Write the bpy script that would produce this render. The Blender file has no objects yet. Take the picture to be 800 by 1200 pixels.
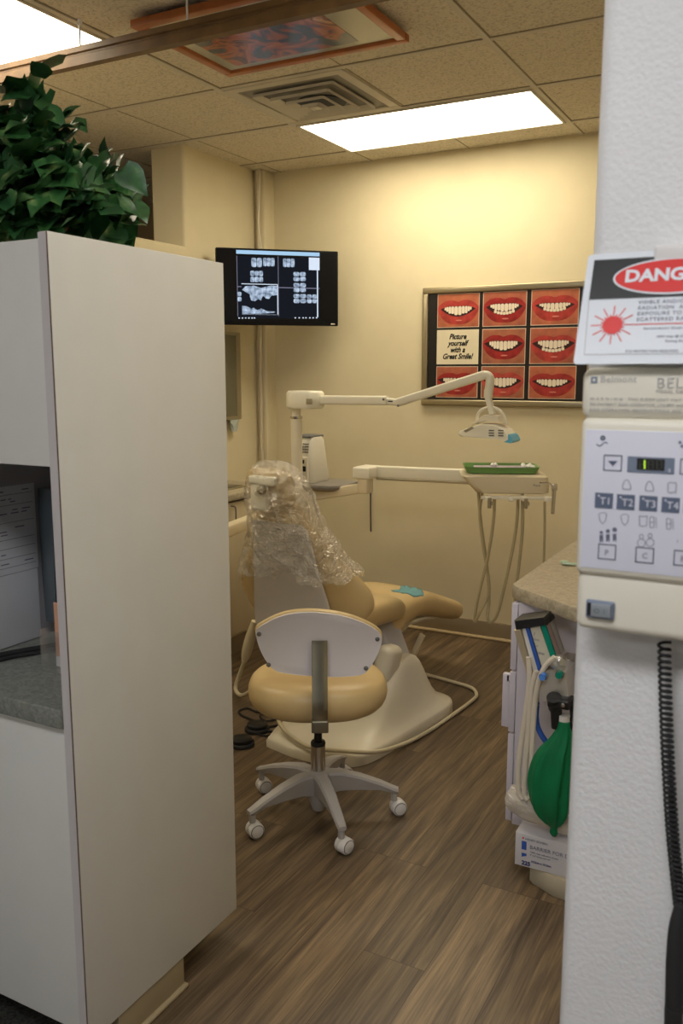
import bpy, bmesh, math, random
from mathutils import Vector, Matrix, Euler, noise
PI = math.pi
random.seed(7)
C = bpy.context.scene.collection
CAMH = 1.55
F = 1019.5; PT = math.radians(9.1); YW = math.radians(28.35)
CAM = Vector((0, 0, CAMH))
_fw = Vector((-math.sin(YW), math.cos(YW), 0)); _rt = Vector((math.cos(YW), math.sin(YW), 0)); _up = Vector((0, 0, 1))
_f2 = _fw*math.cos(PT) - _up*math.sin(PT); _u2 = _up*math.cos(PT) + _fw*math.sin(PT)
def ray(x, y): return _f2 + _rt*((x-400)/F) - _u2*((y-600)/F)
# points measured off the photograph, at a known depth (Y), height (z) or side (X) of the room
def yp(x, y, Y): r = ray(x, y); return CAM + r*(Y/r.y)
def zp(x, y, z): r = ray(x, y); return CAM + r*((z-CAMH)/r.z)
def xp(x, y, X): r = ray(x, y); return CAM + r*(X/r.x)

# ------------------------------------------------------------------ materials
MATS = {}
def node_mat(name):
    m = bpy.data.materials.new(name); m.use_nodes = True
    nt = m.node_tree; b = nt.nodes['Principled BSDF']
    return m, nt, b
def mat(name, col, rough=.5, metal=0, bump=0, bscale=60, var=0, vscale=8, trans=0, ior=1.45, alpha=1, coat=0, sheen=0, sub=0, emit=None, estr=0, bdist=.002):
    if name in MATS: return MATS[name]
    m, nt, b = node_mat(name)
    b.inputs['Base Color'].default_value = (*col, 1)
    b.inputs['Roughness'].default_value = rough; b.inputs['Metallic'].default_value = metal
    b.inputs['IOR'].default_value = ior; b.inputs['Transmission Weight'].default_value = trans
    b.inputs['Alpha'].default_value = alpha; b.inputs['Coat Weight'].default_value = coat
    if emit: b.inputs['Emission Color'].default_value = (*emit, 1); b.inputs['Emission Strength'].default_value = estr
    tc = nt.nodes.new('ShaderNodeTexCoord')
    n = nt.nodes.new('ShaderNodeTexNoise'); n.inputs['Scale'].default_value = vscale; n.inputs['Detail'].default_value = 4
    nt.links.new(tc.outputs['Object'], n.inputs['Vector'])
    v = max(var, .02)
    r = nt.nodes.new('ShaderNodeValToRGB')
    r.color_ramp.elements[0].position = .3; r.color_ramp.elements[1].position = .7
    r.color_ramp.elements[0].color = (*[c*(1-v) for c in col], 1); r.color_ramp.elements[1].color = (*[min(1, c*(1+v)) for c in col], 1)
    nt.links.new(n.outputs['Fac'], r.inputs['Fac']); nt.links.new(r.outputs['Color'], b.inputs['Base Color'])
    if bump:
        n2 = nt.nodes.new('ShaderNodeTexNoise'); n2.inputs['Scale'].default_value = bscale; n2.inputs['Detail'].default_value = 3
        nt.links.new(tc.outputs['Object'], n2.inputs['Vector'])
        bp = nt.nodes.new('ShaderNodeBump'); bp.inputs['Strength'].default_value = bump; bp.inputs['Distance'].default_value = bdist
        nt.links.new(n2.outputs['Fac'], bp.inputs['Height']); nt.links.new(bp.outputs['Normal'], b.inputs['Normal'])
    MATS[name] = m
    return m
def emat(name, col, strength):
    if name in MATS: return MATS[name]
    m, nt, b = node_mat(name)
    nt.nodes.remove(b); e = nt.nodes.new('ShaderNodeEmission')
    e.inputs['Color'].default_value = (*col, 1); e.inputs['Strength'].default_value = strength
    nt.links.new(e.outputs[0], nt.nodes['Material Output'].inputs['Surface']); MATS[name] = m
    return m

def wood_floor():
    m, nt, b = node_mat('wood_floor'); N = nt.nodes.new; L = nt.links.new
    tc = N('ShaderNodeTexCoord'); sp = N('ShaderNodeSeparateXYZ'); L(tc.outputs['Object'], sp.inputs[0])
    cb = N('ShaderNodeCombineXYZ'); L(sp.outputs['Y'], cb.inputs['X']); L(sp.outputs['X'], cb.inputs['Y'])
    br = N('ShaderNodeTexBrick'); L(cb.outputs[0], br.inputs['Vector'])
    br.inputs['Scale'].default_value = 1; br.inputs['Brick Width'].default_value = 1.22; br.inputs['Row Height'].default_value = .178
    br.inputs['Mortar Size'].default_value = .0012; br.inputs['Mortar Smooth'].default_value = .3; br.offset = .37; br.offset_frequency = 3
    br.inputs['Color1'].default_value = (0, 0, 0, 1); br.inputs['Color2'].default_value = (1, 1, 1, 1); br.inputs['Mortar'].default_value = (.5, .5, .5, 1)
    # grain: noise stretched along the plank, shifted per plank
    ad = N('ShaderNodeVectorMath'); ad.operation = 'MULTIPLY_ADD'
    L(br.outputs['Color'], ad.inputs[0]); ad.inputs[1].default_value = (3.7, 5.1, 0); L(cb.outputs[0], ad.inputs[2])
    mp = N('ShaderNodeMapping'); mp.inputs['Scale'].default_value = (1.6, 26, 1); L(ad.outputs[0], mp.inputs['Vector'])
    n1 = N('ShaderNodeTexNoise'); n1.inputs['Scale'].default_value = 1; n1.inputs['Detail'].default_value = 7; n1.inputs['Roughness'].default_value = .62; n1.inputs['Distortion'].default_value = .7
    L(mp.outputs[0], n1.inputs['Vector'])
    mp2 = N('ShaderNodeMapping'); mp2.inputs['Scale'].default_value = (6, 170, 1); L(ad.outputs[0], mp2.inputs['Vector'])
    n2 = N('ShaderNodeTexNoise'); n2.inputs['Scale'].default_value = 1; n2.inputs['Detail'].default_value = 3; L(mp2.outputs[0], n2.inputs['Vector'])
    mx = N('ShaderNodeMix'); mx.data_type = 'FLOAT'; mx.inputs[0].default_value = .3; L(n1.outputs['Fac'], mx.inputs[2]); L(n2.outputs['Fac'], mx.inputs[3])
    r = N('ShaderNodeValToRGB'); e = r.color_ramp.elements
    e[0].position = .35; e[0].color = (.05, .032, .017, 1); e[1].position = .66; e[1].color = (.27, .187, .10, 1)
    x = e.new(.5); x.color = (.135, .092, .053, 1)
    L(mx.outputs[0], r.inputs['Fac'])
    # plank to plank tone
    mr = N('ShaderNodeMapRange'); mr.inputs['To Min'].default_value = .78; mr.inputs['To Max'].default_value = 1.2; L(br.outputs['Color'], mr.inputs['Value'])
    vm = N('ShaderNodeVectorMath'); vm.operation = 'SCALE'; L(r.outputs['Color'], vm.inputs[0]); L(mr.outputs[0], vm.inputs['Scale'])
    m2 = N('ShaderNodeMix'); m2.data_type = 'RGBA'; L(br.outputs['Fac'], m2.inputs[0]); L(vm.outputs[0], m2.inputs[6]); m2.inputs[7].default_value = (.05, .03, .018, 1)
    L(m2.outputs[2], b.inputs['Base Color']); b.inputs['Roughness'].default_value = .42
    bp = N('ShaderNodeBump'); bp.inputs['Strength'].default_value = .25; bp.inputs['Distance'].default_value = .001
    L(mx.outputs[0], bp.inputs['Height']); L(bp.outputs['Normal'], b.inputs['Normal'])
    return m
def ceiling_tile():
    m, nt, b = node_mat('ceiling_tile'); N = nt.nodes.new; L = nt.links.new
    tc = N('ShaderNodeTexCoord')
    v = N('ShaderNodeTexNoise'); v.inputs['Scale'].default_value = 95; v.inputs['Detail'].default_value = 3; v.inputs['Roughness'].default_value = .7
    L(tc.outputs['Object'], v.inputs['Vector'])
    r = N('ShaderNodeValToRGB'); e = r.color_ramp.elements
    e[0].position = .36; e[0].color = (.50, .44, .34, 1); e[1].position = .5; e[1].color = (.72, .65, .52, 1)
    L(v.outputs['Fac'], r.inputs['Fac']); L(r.outputs['Color'], b.inputs['Base Color']); b.inputs['Roughness'].default_value = .95
    bp = N('ShaderNodeBump'); bp.inputs['Strength'].default_value = .5; bp.inputs['Distance'].default_value = .003
    L(v.outputs['Fac'], bp.inputs['Height']); L(bp.outputs['Normal'], b.inputs['Normal'])
    return m
def stone_laminate(name, c1, c2, sc_=28):
    m, nt, b = node_mat(name); N = nt.nodes.new; L = nt.links.new
    tc = N('ShaderNodeTexCoord'); v = N('ShaderNodeTexNoise'); v.inputs['Scale'].default_value = sc_; v.inputs['Detail'].default_value = 8; v.inputs['Distortion'].default_value = 1.2
    L(tc.outputs['Object'], v.inputs['Vector'])
    r = N('ShaderNodeValToRGB'); e = r.color_ramp.elements
    e[0].position = .38; e[0].color = (*c1, 1); e[1].position = .62; e[1].color = (*c2, 1)
    L(v.outputs['Fac'], r.inputs['Fac']); L(r.outputs['Color'], b.inputs['Base Color']); b.inputs['Roughness'].default_value = .35
    return m
def film_mat(name, tint, fac, bscale=14, bstr=1.0, haze=.06):
    """thin clear sheet: mostly see-through, a little haze, sharp highlights on its creases"""
    m, nt, b = node_mat(name); N = nt.nodes.new; L = nt.links.new
    nt.nodes.remove(b)
    g = N('ShaderNodeBsdfGlossy'); g.inputs['Color'].default_value = (1, .98, .93, 1); g.inputs['Roughness'].default_value = .17
    d = N('ShaderNodeBsdfDiffuse'); d.inputs['Color'].default_value = (*tint, 1)
    tc = N('ShaderNodeTexCoord'); n = N('ShaderNodeTexNoise'); n.inputs['Scale'].default_value = bscale; n.inputs['Detail'].default_value = 4; n.inputs['Distortion'].default_value = 1.5
    L(tc.outputs['Object'], n.inputs['Vector'])
    bp = N('ShaderNodeBump'); bp.inputs['Strength'].default_value = bstr; bp.inputs['Distance'].default_value = .05
    L(n.outputs['Fac'], bp.inputs['Height']); L(bp.outputs['Normal'], g.inputs['Normal'])
    t = N('ShaderNodeBsdfTransparent'); mx = N('ShaderNodeMixShader')
    lw = N('ShaderNodeLayerWeight'); lw.inputs['Blend'].default_value = .35; L(bp.outputs['Normal'], lw.inputs['Normal'])
    mr = N('ShaderNodeMapRange'); mr.inputs['To Min'].default_value = fac; mr.inputs['To Max'].default_value = min(1, fac*4); L(lw.outputs['Facing'], mr.inputs['Value'])
    L(mr.outputs[0], mx.inputs[0]); L(t.outputs[0], mx.inputs[1]); L(g.outputs[0], mx.inputs[2])
    m2 = N('ShaderNodeMixShader'); m2.inputs[0].default_value = haze; L(mx.outputs[0], m2.inputs[1]); L(d.outputs[0], m2.inputs[2])
    L(m2.outputs[0], nt.nodes['Material Output'].inputs['Surface'])
    return m
def print_mat():
    m, nt, b = node_mat('autumn_print'); N = nt.nodes.new; L = nt.links.new
    tc = N('ShaderNodeTexCoord'); v = N('ShaderNodeTexNoise'); v.inputs['Scale'].default_value = 6; v.inputs['Detail'].default_value = 5; v.inputs['Distortion'].default_value = 1.2
    L(tc.outputs['Object'], v.inputs['Vector'])
    r = N('ShaderNodeValToRGB'); e = r.color_ramp.elements
    e[0].position = .3; e[0].color = (.01, .012, .02, 1); e[1].position = .75; e[1].color = (.75, .42, .2, 1)
    for p, c in ((.43, (.02, .03, .07)), (.49, (.45, .07, .02)), (.56, (.62, .16, .04)), (.62, (.1, .02, .02)), (.67, (.6, .2, .06))):
        x = e.new(p); x.color = (*c, 1)
    L(v.outputs['Fac'], r.inputs['Fac']); L(r.outputs['Color'], b.inputs['Base Color']); b.inputs['Roughness'].default_value = .5
    return m
def xray_mat():
    m, nt, b = node_mat('xray_glow'); N = nt.nodes.new; L = nt.links.new
    nt.nodes.remove(b); em = N('ShaderNodeEmission')
    tc = N('ShaderNodeTexCoord'); v = N('ShaderNodeTexNoise'); v.inputs['Scale'].default_value = 45; v.inputs['Detail'].default_value = 3
    L(tc.outputs['Object'], v.inputs['Vector'])
    r = N('ShaderNodeValToRGB'); e = r.color_ramp.elements
    e[0].position = .3; e[0].color = (.08, .12, .2, 1); e[1].position = .65; e[1].color = (.62, .76, .95, 1)
    L(v.outputs['Fac'], r.inputs['Fac']); L(r.outputs['Color'], em.inputs['Color']); em.inputs['Strength'].default_value = .9
    L(em.outputs[0], nt.nodes['Material Output'].inputs['Surface'])
    return m

M_floor = wood_floor(); M_tile = ceiling_tile(); M_print = print_mat(); M_xray = xray_mat()
M_grid = mat('grid_white', (.62, .57, .47), .6)
M_wall = mat('cream_wall', (.72, .635, .425), .85, bump=.25, bscale=180)
M_plaster = mat('white_plaster', (.82, .82, .81), .6, bump=.45, bscale=170, bdist=.003)
M_base = mat('cove_base', (.30, .235, .15), .5)
M_base2 = mat('base_edge', (.55, .42, .24), .5)
M_lam = mat('white_laminate', (.70, .69, .635), .38)
M_lamd = mat('laminate_edge', (.60, .56, .54), .4)
M_seam = mat('dark_seam', (.12, .08, .06), .7)
M_greyl = mat('grey_back_panel', (.40, .385, .40), .6)
M_stoneg = stone_laminate('grey_stone_laminate', (.17, .18, .155), (.27, .275, .24), 80)
M_stoneb = stone_laminate('beige_stone_laminate', (.34, .29, .20), (.47, .41, .30), 55)
M_carpet = mat('dark_carpet', (.03, .03, .025), 1, bump=1, bscale=400, var=.8, vscale=160)
M_beige = mat('beige_enamel', (.70, .61, .42), .32)
M_cream = mat('cream_enamel', (.74, .68, .53), .3)
M_ivory = mat('ivory_plastic', (.80, .76, .62), .4)
M_vinyl = mat('tan_vinyl', (.61, .455, .22), .38, var=.06, vscale=5)
M_vinyld = mat('tan_vinyl_dark', (.36, .235, .10), .5)
M_shell = mat('grey_shell', (.62, .59, .55), .45)
M_chrome = mat('chrome', (.62, .60, .56), .18, metal=1)
M_steel = mat('brushed_steel', (.50, .46, .36), .35, metal=1)
M_black = mat('black_plastic', (.012, .012, .013), .4)
M_rubber = mat('black_rubber', (.02, .02, .02), .75)
M_grey = mat('grey_plastic', (.42, .40, .38), .45)
M_greyd = mat('dark_grey_plastic', (.14, .14, .14), .45)
M_board = mat('white_board', (.66, .63, .65), .4)
M_white = mat('white_plastic', (.75, .73, .70), .4)
M_hose = mat('beige_hose', (.62, .54, .36), .45)
M_woodb = mat('walnut_beam', (.15, .08, .028), .45, var=.25, vscale=14)
M_woodf = mat('cherry_frame', (.42, .13, .035), .35, var=.15, vscale=14)
M_matb = mat('mat_board', (.50, .47, .36), .8)
M_glass = film_mat('picture_glass', (.9, .95, .9), .05, bscale=1, bstr=0, haze=.01)
M_acryl = film_mat('clear_acrylic', (.8, .85, .8), .10, bscale=2, bstr=.1, haze=.03)
M_film = film_mat('clear_film', (.92, .90, .84), .17, 30, .8, .06)
M_film2 = film_mat('milky_film', (.78, .72, .62), .25, 30, 1.0, .35)
M_gold = mat('champagne_frame', (.40, .34, .22), .3, metal=.85)
M_tv = mat('matt_black', (.006, .006, .007), .7)
for m_ in (M_tv,): m_.node_tree.nodes['Principled BSDF'].inputs['Specular IOR Level'].default_value = .15
M_poster = mat('poster_black', (.012, .010, .009), .35)
M_green = mat('green_tray', (.16, .32, .09), .4)
M_blue = mat('blue_plastic', (.03, .10, .42), .35)
M_teal = mat('teal_tube', (.0, .22, .15), .3)
M_bag = mat('green_rubber', (.0, .165, .06), .45, var=.12, vscale=12)
M_cloth = mat('teal_cloth', (.16, .36, .38), .8, bump=.5)
M_lblue = mat('light_blue', (.12, .42, .62), .35)
M_ctrl = mat('control_white', (.74, .75, .84), .35)
M_ctrlb = mat('control_case', (.83, .79, .66), .4)
M_ink = mat('grey_ink', (.16, .17, .24), .6)
M_inkp = mat('pale_ink', (.50, .49, .47), .6)
M_key = mat('slate_key', (.12, .15, .22), .4)
M_keyl = mat('slate_window', (.20, .24, .32), .3)
M_paper = mat('sign_paper', (.76, .80, .84), .5)
M_sheet = mat('white_sheet', (.72, .72, .74), .7)
M_red = mat('sign_red', (.72, .02, .015), .4)
M_signk = mat('sign_black', (.01, .012, .012), .4)
M_slate = mat('slate_folder', (.10, .13, .15), .6)
M_skin = mat('card_skin', (.66, .36, .22), .6)
M_leaf = None
M_stem = mat('vine_stem', (.10, .09, .03), .7)
M_wicker = mat('brown_basket', (.28, .09, .03), .7, bump=.8, bscale=90)
M_lamp_room = emat('warm_light_diffuser', (1, .88, .66), 11)
M_lamp_hall = emat('cool_light_diffuser', (.97, .97, 1), 15)
M_fill_back = emat('added_back_diffuser', (.97, .97, 1), 12)
M_fill_mid = emat('added_mid_diffuser', (1, .93, .82), 6.5)
def leaf_mat():
    m, nt, b = node_mat('ivy_leaf'); N = nt.nodes.new; L = nt.links.new
    tc = N('ShaderNodeTexCoord'); v = N('ShaderNodeTexNoise'); v.inputs['Scale'].default_value = 22; v.inputs['Detail'].default_value = 4
    L(tc.outputs['Object'], v.inputs['Vector'])
    r = N('ShaderNodeValToRGB'); e = r.color_ramp.elements
    e[0].position = .35; e[0].color = (.014, .06, .02, 1); e[1].position = .74; e[1].color = (.34, .36, .15, 1)
    x = e.new(.57); x.color = (.032, .115, .03, 1)
    x = e.new(.66); x.color = (.10, .19, .06, 1)
    L(v.outputs['Fac'], r.inputs['Fac']); L(r.outputs['Color'], b.inputs['Base Color']); b.inputs['Roughness'].default_value = .38
    return m
M_leaf = leaf_mat()

# ------------------------------------------------------------------ objects
OFF = {}
def tag(o, label=None, cat=None, group=None, kind=None):
    if label: o['label'] = label
    if cat: o['category'] = cat
    if group: o['group'] = group
    if kind: o['kind'] = kind
    return o
def thing(name, loc, label, cat, rz=0, group=None, local=False, rot=None):
    o = bpy.data.objects.new(name, None); C.objects.link(o); o.location = loc
    o.rotation_euler = rot if rot else (0, 0, rz); o.empty_display_size = .05
    OFF[o.name] = Vector((0, 0, 0)) if local else Vector(loc)
    return tag(o, label, cat, group)
def link(name, bm, m, parent=None, smooth=40, kind=None, sub=0, mats=None):
    me = bpy.data.meshes.new(name)
    bmesh.ops.recalc_face_normals(bm, faces=bm.faces)
    bm.to_mesh(me); bm.free()
    return link_me(name, me, m, parent, smooth, kind, sub, mats)
def link_me(name, me, m, parent=None, smooth=40, kind=None, sub=0, mats=None):
    co = [v.co for v in me.vertices]
    c = Vector([(min(v[i] for v in co)+max(v[i] for v in co))/2 for i in range(3)])
    me.transform(Matrix.Translation(-c))
    me.materials.clear()
    for q in (mats or [m]): me.materials.append(q)
    if smooth:
        for p in me.polygons: p.use_smooth = True
        me.set_sharp_from_angle(angle=math.radians(smooth))
    o = bpy.data.objects.new(name, me); C.objects.link(o)
    if parent is not None:
        o.parent = parent; o.location = c - OFF[parent.name]
    else: o.location = c
    OFF[o.name] = c
    if kind: o['kind'] = kind
    if sub:
        s = o.modifiers.new('s', 'SUBSURF'); s.levels = sub; s.render_levels = sub
    return o
def copy_tree(o, parent=None):
    c = o.copy(); C.objects.link(c)
    if parent: c.parent = parent
    for ch in list(o.children): copy_tree(ch, c)
    return c
BM = bmesh.new
def bx(bm, a, b, bev=0, seg=3, rot=None, piv=None):
    """box between corners a and b, edges rounded by bev"""
    a = Vector(a); b = Vector(b); c = (a+b)/2; d = b-a
    r = bmesh.ops.create_cube(bm, size=1)
    vs = r['verts']
    for v in vs: v.co = Vector((v.co.x*abs(d.x), v.co.y*abs(d.y), v.co.z*abs(d.z)))
    if bev:
        es = list({e for v in vs for e in v.link_edges})
        q = bmesh.ops.bevel(bm, geom=es, offset=min(bev, .49*min(abs(d.x), abs(d.y), abs(d.z))), segments=seg, profile=.5, affect='EDGES')
        vs = list({v for f in q['faces'] for v in f.verts} | {v for v in vs if v.is_valid})
    Mx = Matrix.Translation(c)
    if rot: 
        p = Vector(piv) if piv is not None else c
        Mx = Matrix.Translation(p) @ rot.to_matrix().to_4x4() @ Matrix.Translation(c-p)
    for v in vs: v.co = Mx @ v.co
    return bm
def frame_of(t, upv=None):
    t = t.normalized(); u = upv or (Vector((0, 0, 1)) if abs(t.z) < .9 else Vector((0, 1, 0)))
    s = t.cross(u).normalized(); n = s.cross(t).normalized()
    return s, n
def loft(bm, rings, closed=True, caps=True):
    R = [[bm.verts.new(p) for p in r] for r in rings]
    n = len(R[0])
    for i in range(len(R)-1):
        for j in range(n if closed else n-1):
            k = (j+1) % n
            bm.faces.new((R[i][j], R[i][k], R[i+1][k], R[i+1][j]))
    if caps and closed:
        bm.faces.new(R[0][::-1]); bm.faces.new(R[-1])
    return bm
def smooth_path(pts, k=6):
    P = [Vector(p) for p in pts]; P = [2*P[0]-P[1]] + P + [2*P[-1]-P[-2]]; out = []
    for i in range(1, len(P)-2):
        for j in range(k):
            t = j/k; a, b, c, d = P[i-1], P[i], P[i+1], P[i+2]
            out.append(.5*((2*b)+(-a+c)*t+(2*a-5*b+4*c-d)*t*t+(-a+3*b-3*c+d)*t**3))
    out.append(P[-2].copy()); return out
def tube(bm, pts, r, n=10, smooth=6):
    P = smooth_path(pts, smooth) if smooth and len(pts) > 2 else [Vector(p) for p in pts]
    rr = r if callable(r) else (lambda t: r)
    rings = []; s = None
    for i, p in enumerate(P):
        t = (P[min(i+1, len(P)-1)] - P[max(i-1, 0)]).normalized()
        if s is None: s, u = frame_of(t)
        else:
            s = (s - t*s.dot(t)).normalized(); u = s.cross(t).normalized()
        q = rr(i/(len(P)-1))
        rings.append([p + s*math.cos(2*PI*j/n)*q + u*math.sin(2*PI*j/n)*q for j in range(n)])
    return loft(bm, rings)
def cyl(bm, a, b, r, r2=None, n=24):
    a = Vector(a); b = Vector(b); s, u = frame_of(b-a); r2 = r if r2 is None else r2
    return loft(bm, [[p + s*math.cos(2*PI*j/n)*q + u*math.sin(2*PI*j/n)*q for j in range(n)] for p, q in ((a, r), (b, r2))])
def lathe(bm, prof, c=(0, 0, 0), ax=Vector((0, 0, 1)), n=28, caps=True):
    c = Vector(c); ax = Vector(ax); s, u = frame_of(ax)
    return loft(bm, [[c + ax*z + s*math.cos(2*PI*j/n)*r + u*math.sin(2*PI*j/n)*r for j in range(n)] for r, z in prof], caps=caps)
def prism(bm, poly, o, ux, uy, depth, bev=0):
    """2D outline in plane (o, ux, uy) extruded along ux x uy by depth"""
    ux = Vector(ux); uy = Vector(uy); nz = ux.cross(uy).normalized(); o = Vector(o)
    if bev:
        cx = sum(p[0] for p in poly)/len(poly); cy = sum(p[1] for p in poly)/len(poly)
        mr = max(math.hypot(p[0]-cx, p[1]-cy) for p in poly); s = 1-bev/mr
        sh = [(cx+(p[0]-cx)*s, cy+(p[1]-cy)*s) for p in poly]
        lv = [(sh, 0), (poly, bev), (poly, depth-bev), (sh, depth)]
    else: lv = [(poly, 0), (poly, depth)]
    return loft(bm, [[o + ux*x + uy*y + nz*d for x, y in q] for q, d in lv])
def rrect(w, h, r, n=5, cx=0, cy=0):
    out = []
    for sx, sy, a0 in ((1, 1, 0), (-1, 1, 90), (-1, -1, 180), (1, -1, 270)):
        for i in range(n+1):
            a = math.radians(a0+90*i/n); out.append((cx+sx*(w/2-r)+r*math.cos(a), cy+sy*(h/2-r)+r*math.sin(a)))
    return out
def ellipse(a, b, n=36, cx=0, cy=0): return [(cx+a*math.cos(2*PI*i/n), cy+b*math.sin(2*PI*i/n)) for i in range(n)]
def bar(bm, a, b, w, h, bev=.004, upv=None):
    """rounded bar from a to b, w across and h tall"""
    a = Vector(a); b = Vector(b); s, u = frame_of(b-a, upv)
    return loft(bm, [[p + s*x + u*y for x, y in rrect(w, h, bev, 3)] for p in (a, b)])
def sweep(bm, pts, w, t, side=Vector((1, 0, 0)), r=.002, k=6):
    """flat strip swept along a path; w across (along side), t thick"""
    P = smooth_path(pts, k); rings = []
    for i, p in enumerate(P):
        tg = (P[min(i+1, len(P)-1)] - P[max(i-1, 0)]).normalized(); n = side.cross(tg).normalized()
        rings.append([p + side*x + n*y for x, y in rrect(w, t, r, 2)])
    return loft(bm, rings)
def text_obj(name, s, size, o, ux, uy, m, parent, align='LEFT', thick=.0003, bold=0, shear=0, spacing=1, kind=None, sx=1, fit=0):
    cu = bpy.data.curves.new(name, 'FONT'); cu.body = s; cu.size = size; cu.align_x = align; cu.extrude = thick; cu.offset = bold; cu.shear = shear
    cu.space_character = spacing; cu.resolution_u = 3
    t = bpy.data.objects.new(name+'_src', cu); C.objects.link(t)
    bpy.context.view_layer.update()
    me = bpy.data.meshes.new_from_object(t.evaluated_get(bpy.context.evaluated_depsgraph_get()))
    bpy.data.objects.remove(t)
    ux = Vector(ux).normalized(); uy = Vector(uy).normalized(); nz = ux.cross(uy)
    o = Vector(o)
    for v in me.vertices: v.co = o + ux*v.co.x*sx + uy*v.co.y + nz*(v.co.z+thick)
    if fit:
        xs = [(v.co-o).dot(ux) for v in me.vertices]; a0, a1 = min(xs), max(xs); k_ = fit/(a1-a0)
        for v in me.vertices: q_ = (v.co-o).dot(ux); v.co += ux*((q_-a0)*k_-q_)
    me.name = name
    return link_me(name, me, m, parent, smooth=0, kind=kind)

def struct(name, bm, m, **k):
    o = link(name, bm, m, **k); o['kind'] = 'structure'; return o

# ================================================================== SETTING
bm = BM(); bx(bm, (-6, -3, -.05), (3, 5.3, 0)); struct('floor', bm, M_floor)
bm = BM(); bx(bm, (-6, -3, 0), (-1.325, 1.33, .006), .002); tag(struct('floor_carpet', bm, M_carpet))
CEIL = 2.77; W = 4.77; LX = -3.12
bm = BM(); bx(bm, (-6, -3, CEIL), (3, 5.3, CEIL+.05)); struct('ceiling', bm, M_tile)
# suspended grid
bm = BM()
gx = [-2.385+1.22*k for k in range(-3, 5)]; gy = [3.91+.61*k for k in range(-11, 3)]
for x in gx: bx(bm, (x-.012, -3, CEIL-.006), (x+.012, 5.2, CEIL+.01))
for y in gy: bx(bm, (-6, y-.012, CEIL-.005), (3, y+.012, CEIL+.01))
struct('trim_1', bm, M_grid, smooth=0)
bm = BM()                                   # scored centre lines of the tiles and thin shadow gaps beside the grid
for x in gx:
    bx(bm, (x-.61-.003, -3, CEIL-.0015), (x-.61+.003, 5.2, CEIL+.01))
    bx(bm, (x+.012, -3, CEIL-.003), (x+.016, 5.2, CEIL+.01))
for y in gy: bx(bm, (-6, y-.017, CEIL-.003), (3, y-.012, CEIL+.01))
struct('trim_2', bm, mat('tile_gap', (.34, .29, .20), .9), smooth=0)
bm = BM(); bx(bm, (-3.4, W, -.02), (3, W+.12, CEIL+.05)); struct('wall_back', bm, M_wall)
# left wall: full height at the far end, a pass-through above 2.24 m nearer the camera
bm = BM()
yz = [(1.95, 0), (W+.05, 0), (W+.05, CEIL+.02), (3.97, CEIL+.02), (3.97, 2.24), (1.95, 2.24)]
vsF = [bm.verts.new((LX, y, z)) for y, z in yz]; f = bm.faces.new(vsF)
r = bmesh.ops.extrude_face_region(bm, geom=[f]); 
for v in r['geom']:
    if isinstance(v, bmesh.types.BMVert): v.co.x -= .22
bmesh.ops.recalc_face_normals(bm, faces=bm.faces)
ed = [e for e in bm.edges if abs((e.verts[0].co+e.verts[1].co).x/2-LX) < .001 and ((abs(e.verts[0].co.y-3.97) < .001 and abs(e.verts[1].co.y-3.97) < .001) or (abs(e.verts[0].co.z-2.24) < .001 and abs(e.verts[1].co.z-2.24) < .001))]
bmesh.ops.bevel(bm, geom=ed, offset=.022, segments=5, profile=.5, affect='EDGES')
struct('wall_left', bm, M_wall, smooth=50)
bm = BM(); bx(bm, (-6, 5.15, -.02), (-3.3, 5.27, CEIL+.05)); struct('wall_far', bm, mat('tan_wall', (.42, .30, .16), .85))
bm = BM(); bx(bm, (-6.1, -3, -.02), (-6, 5.3, CEIL+.05)); struct('wall_side', bm, M_plaster)
bm = BM(); bx(bm, (-6, -3.1, -.02), (3, -3, CEIL+.05)); struct('wall_front', bm, M_plaster)
bm = BM(); bx(bm, (.46, 1.2, -.02), (.58, W, CEIL+.05)); struct('wall_right', bm, M_wall)
bm = BM(); bx(bm, (2.9, -3, -.02), (3, 1.2, CEIL+.05)); struct('wall_hall', bm, M_plaster)
# near white plaster wall end carrying the control box
PY = 1.06
bm = BM(); bx(bm, (-.243, PY, -.02), (2.9, PY+.15, CEIL+.02), .02, 5); struct('wall_partition', bm, M_plaster, smooth=50)
# boxed chase and conduit in the far corner
bm = BM(); bx(bm, (LX-.01, 4.66, 0), (-3.05, W+.01, CEIL), .01); struct('trim_3', bm, M_wall)
bm = BM(); cyl(bm, (-3.085, 4.645, 0), (-3.085, 4.645, CEIL), .012, n=14); struct('trim_4', bm, mat('pipe_paint', (.66, .58, .42), .5))
# cove bases
bm = BM(); bx(bm, (-2.3, W-.014, 0), (.46, W+.01, .105), .003); struct('baseboard_back', bm, M_base)
bm = BM(); bx(bm, (-2.3, W-.035, 0), (.46, W, .018), .008); struct('baseboard_edge', bm, M_base2)

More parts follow.
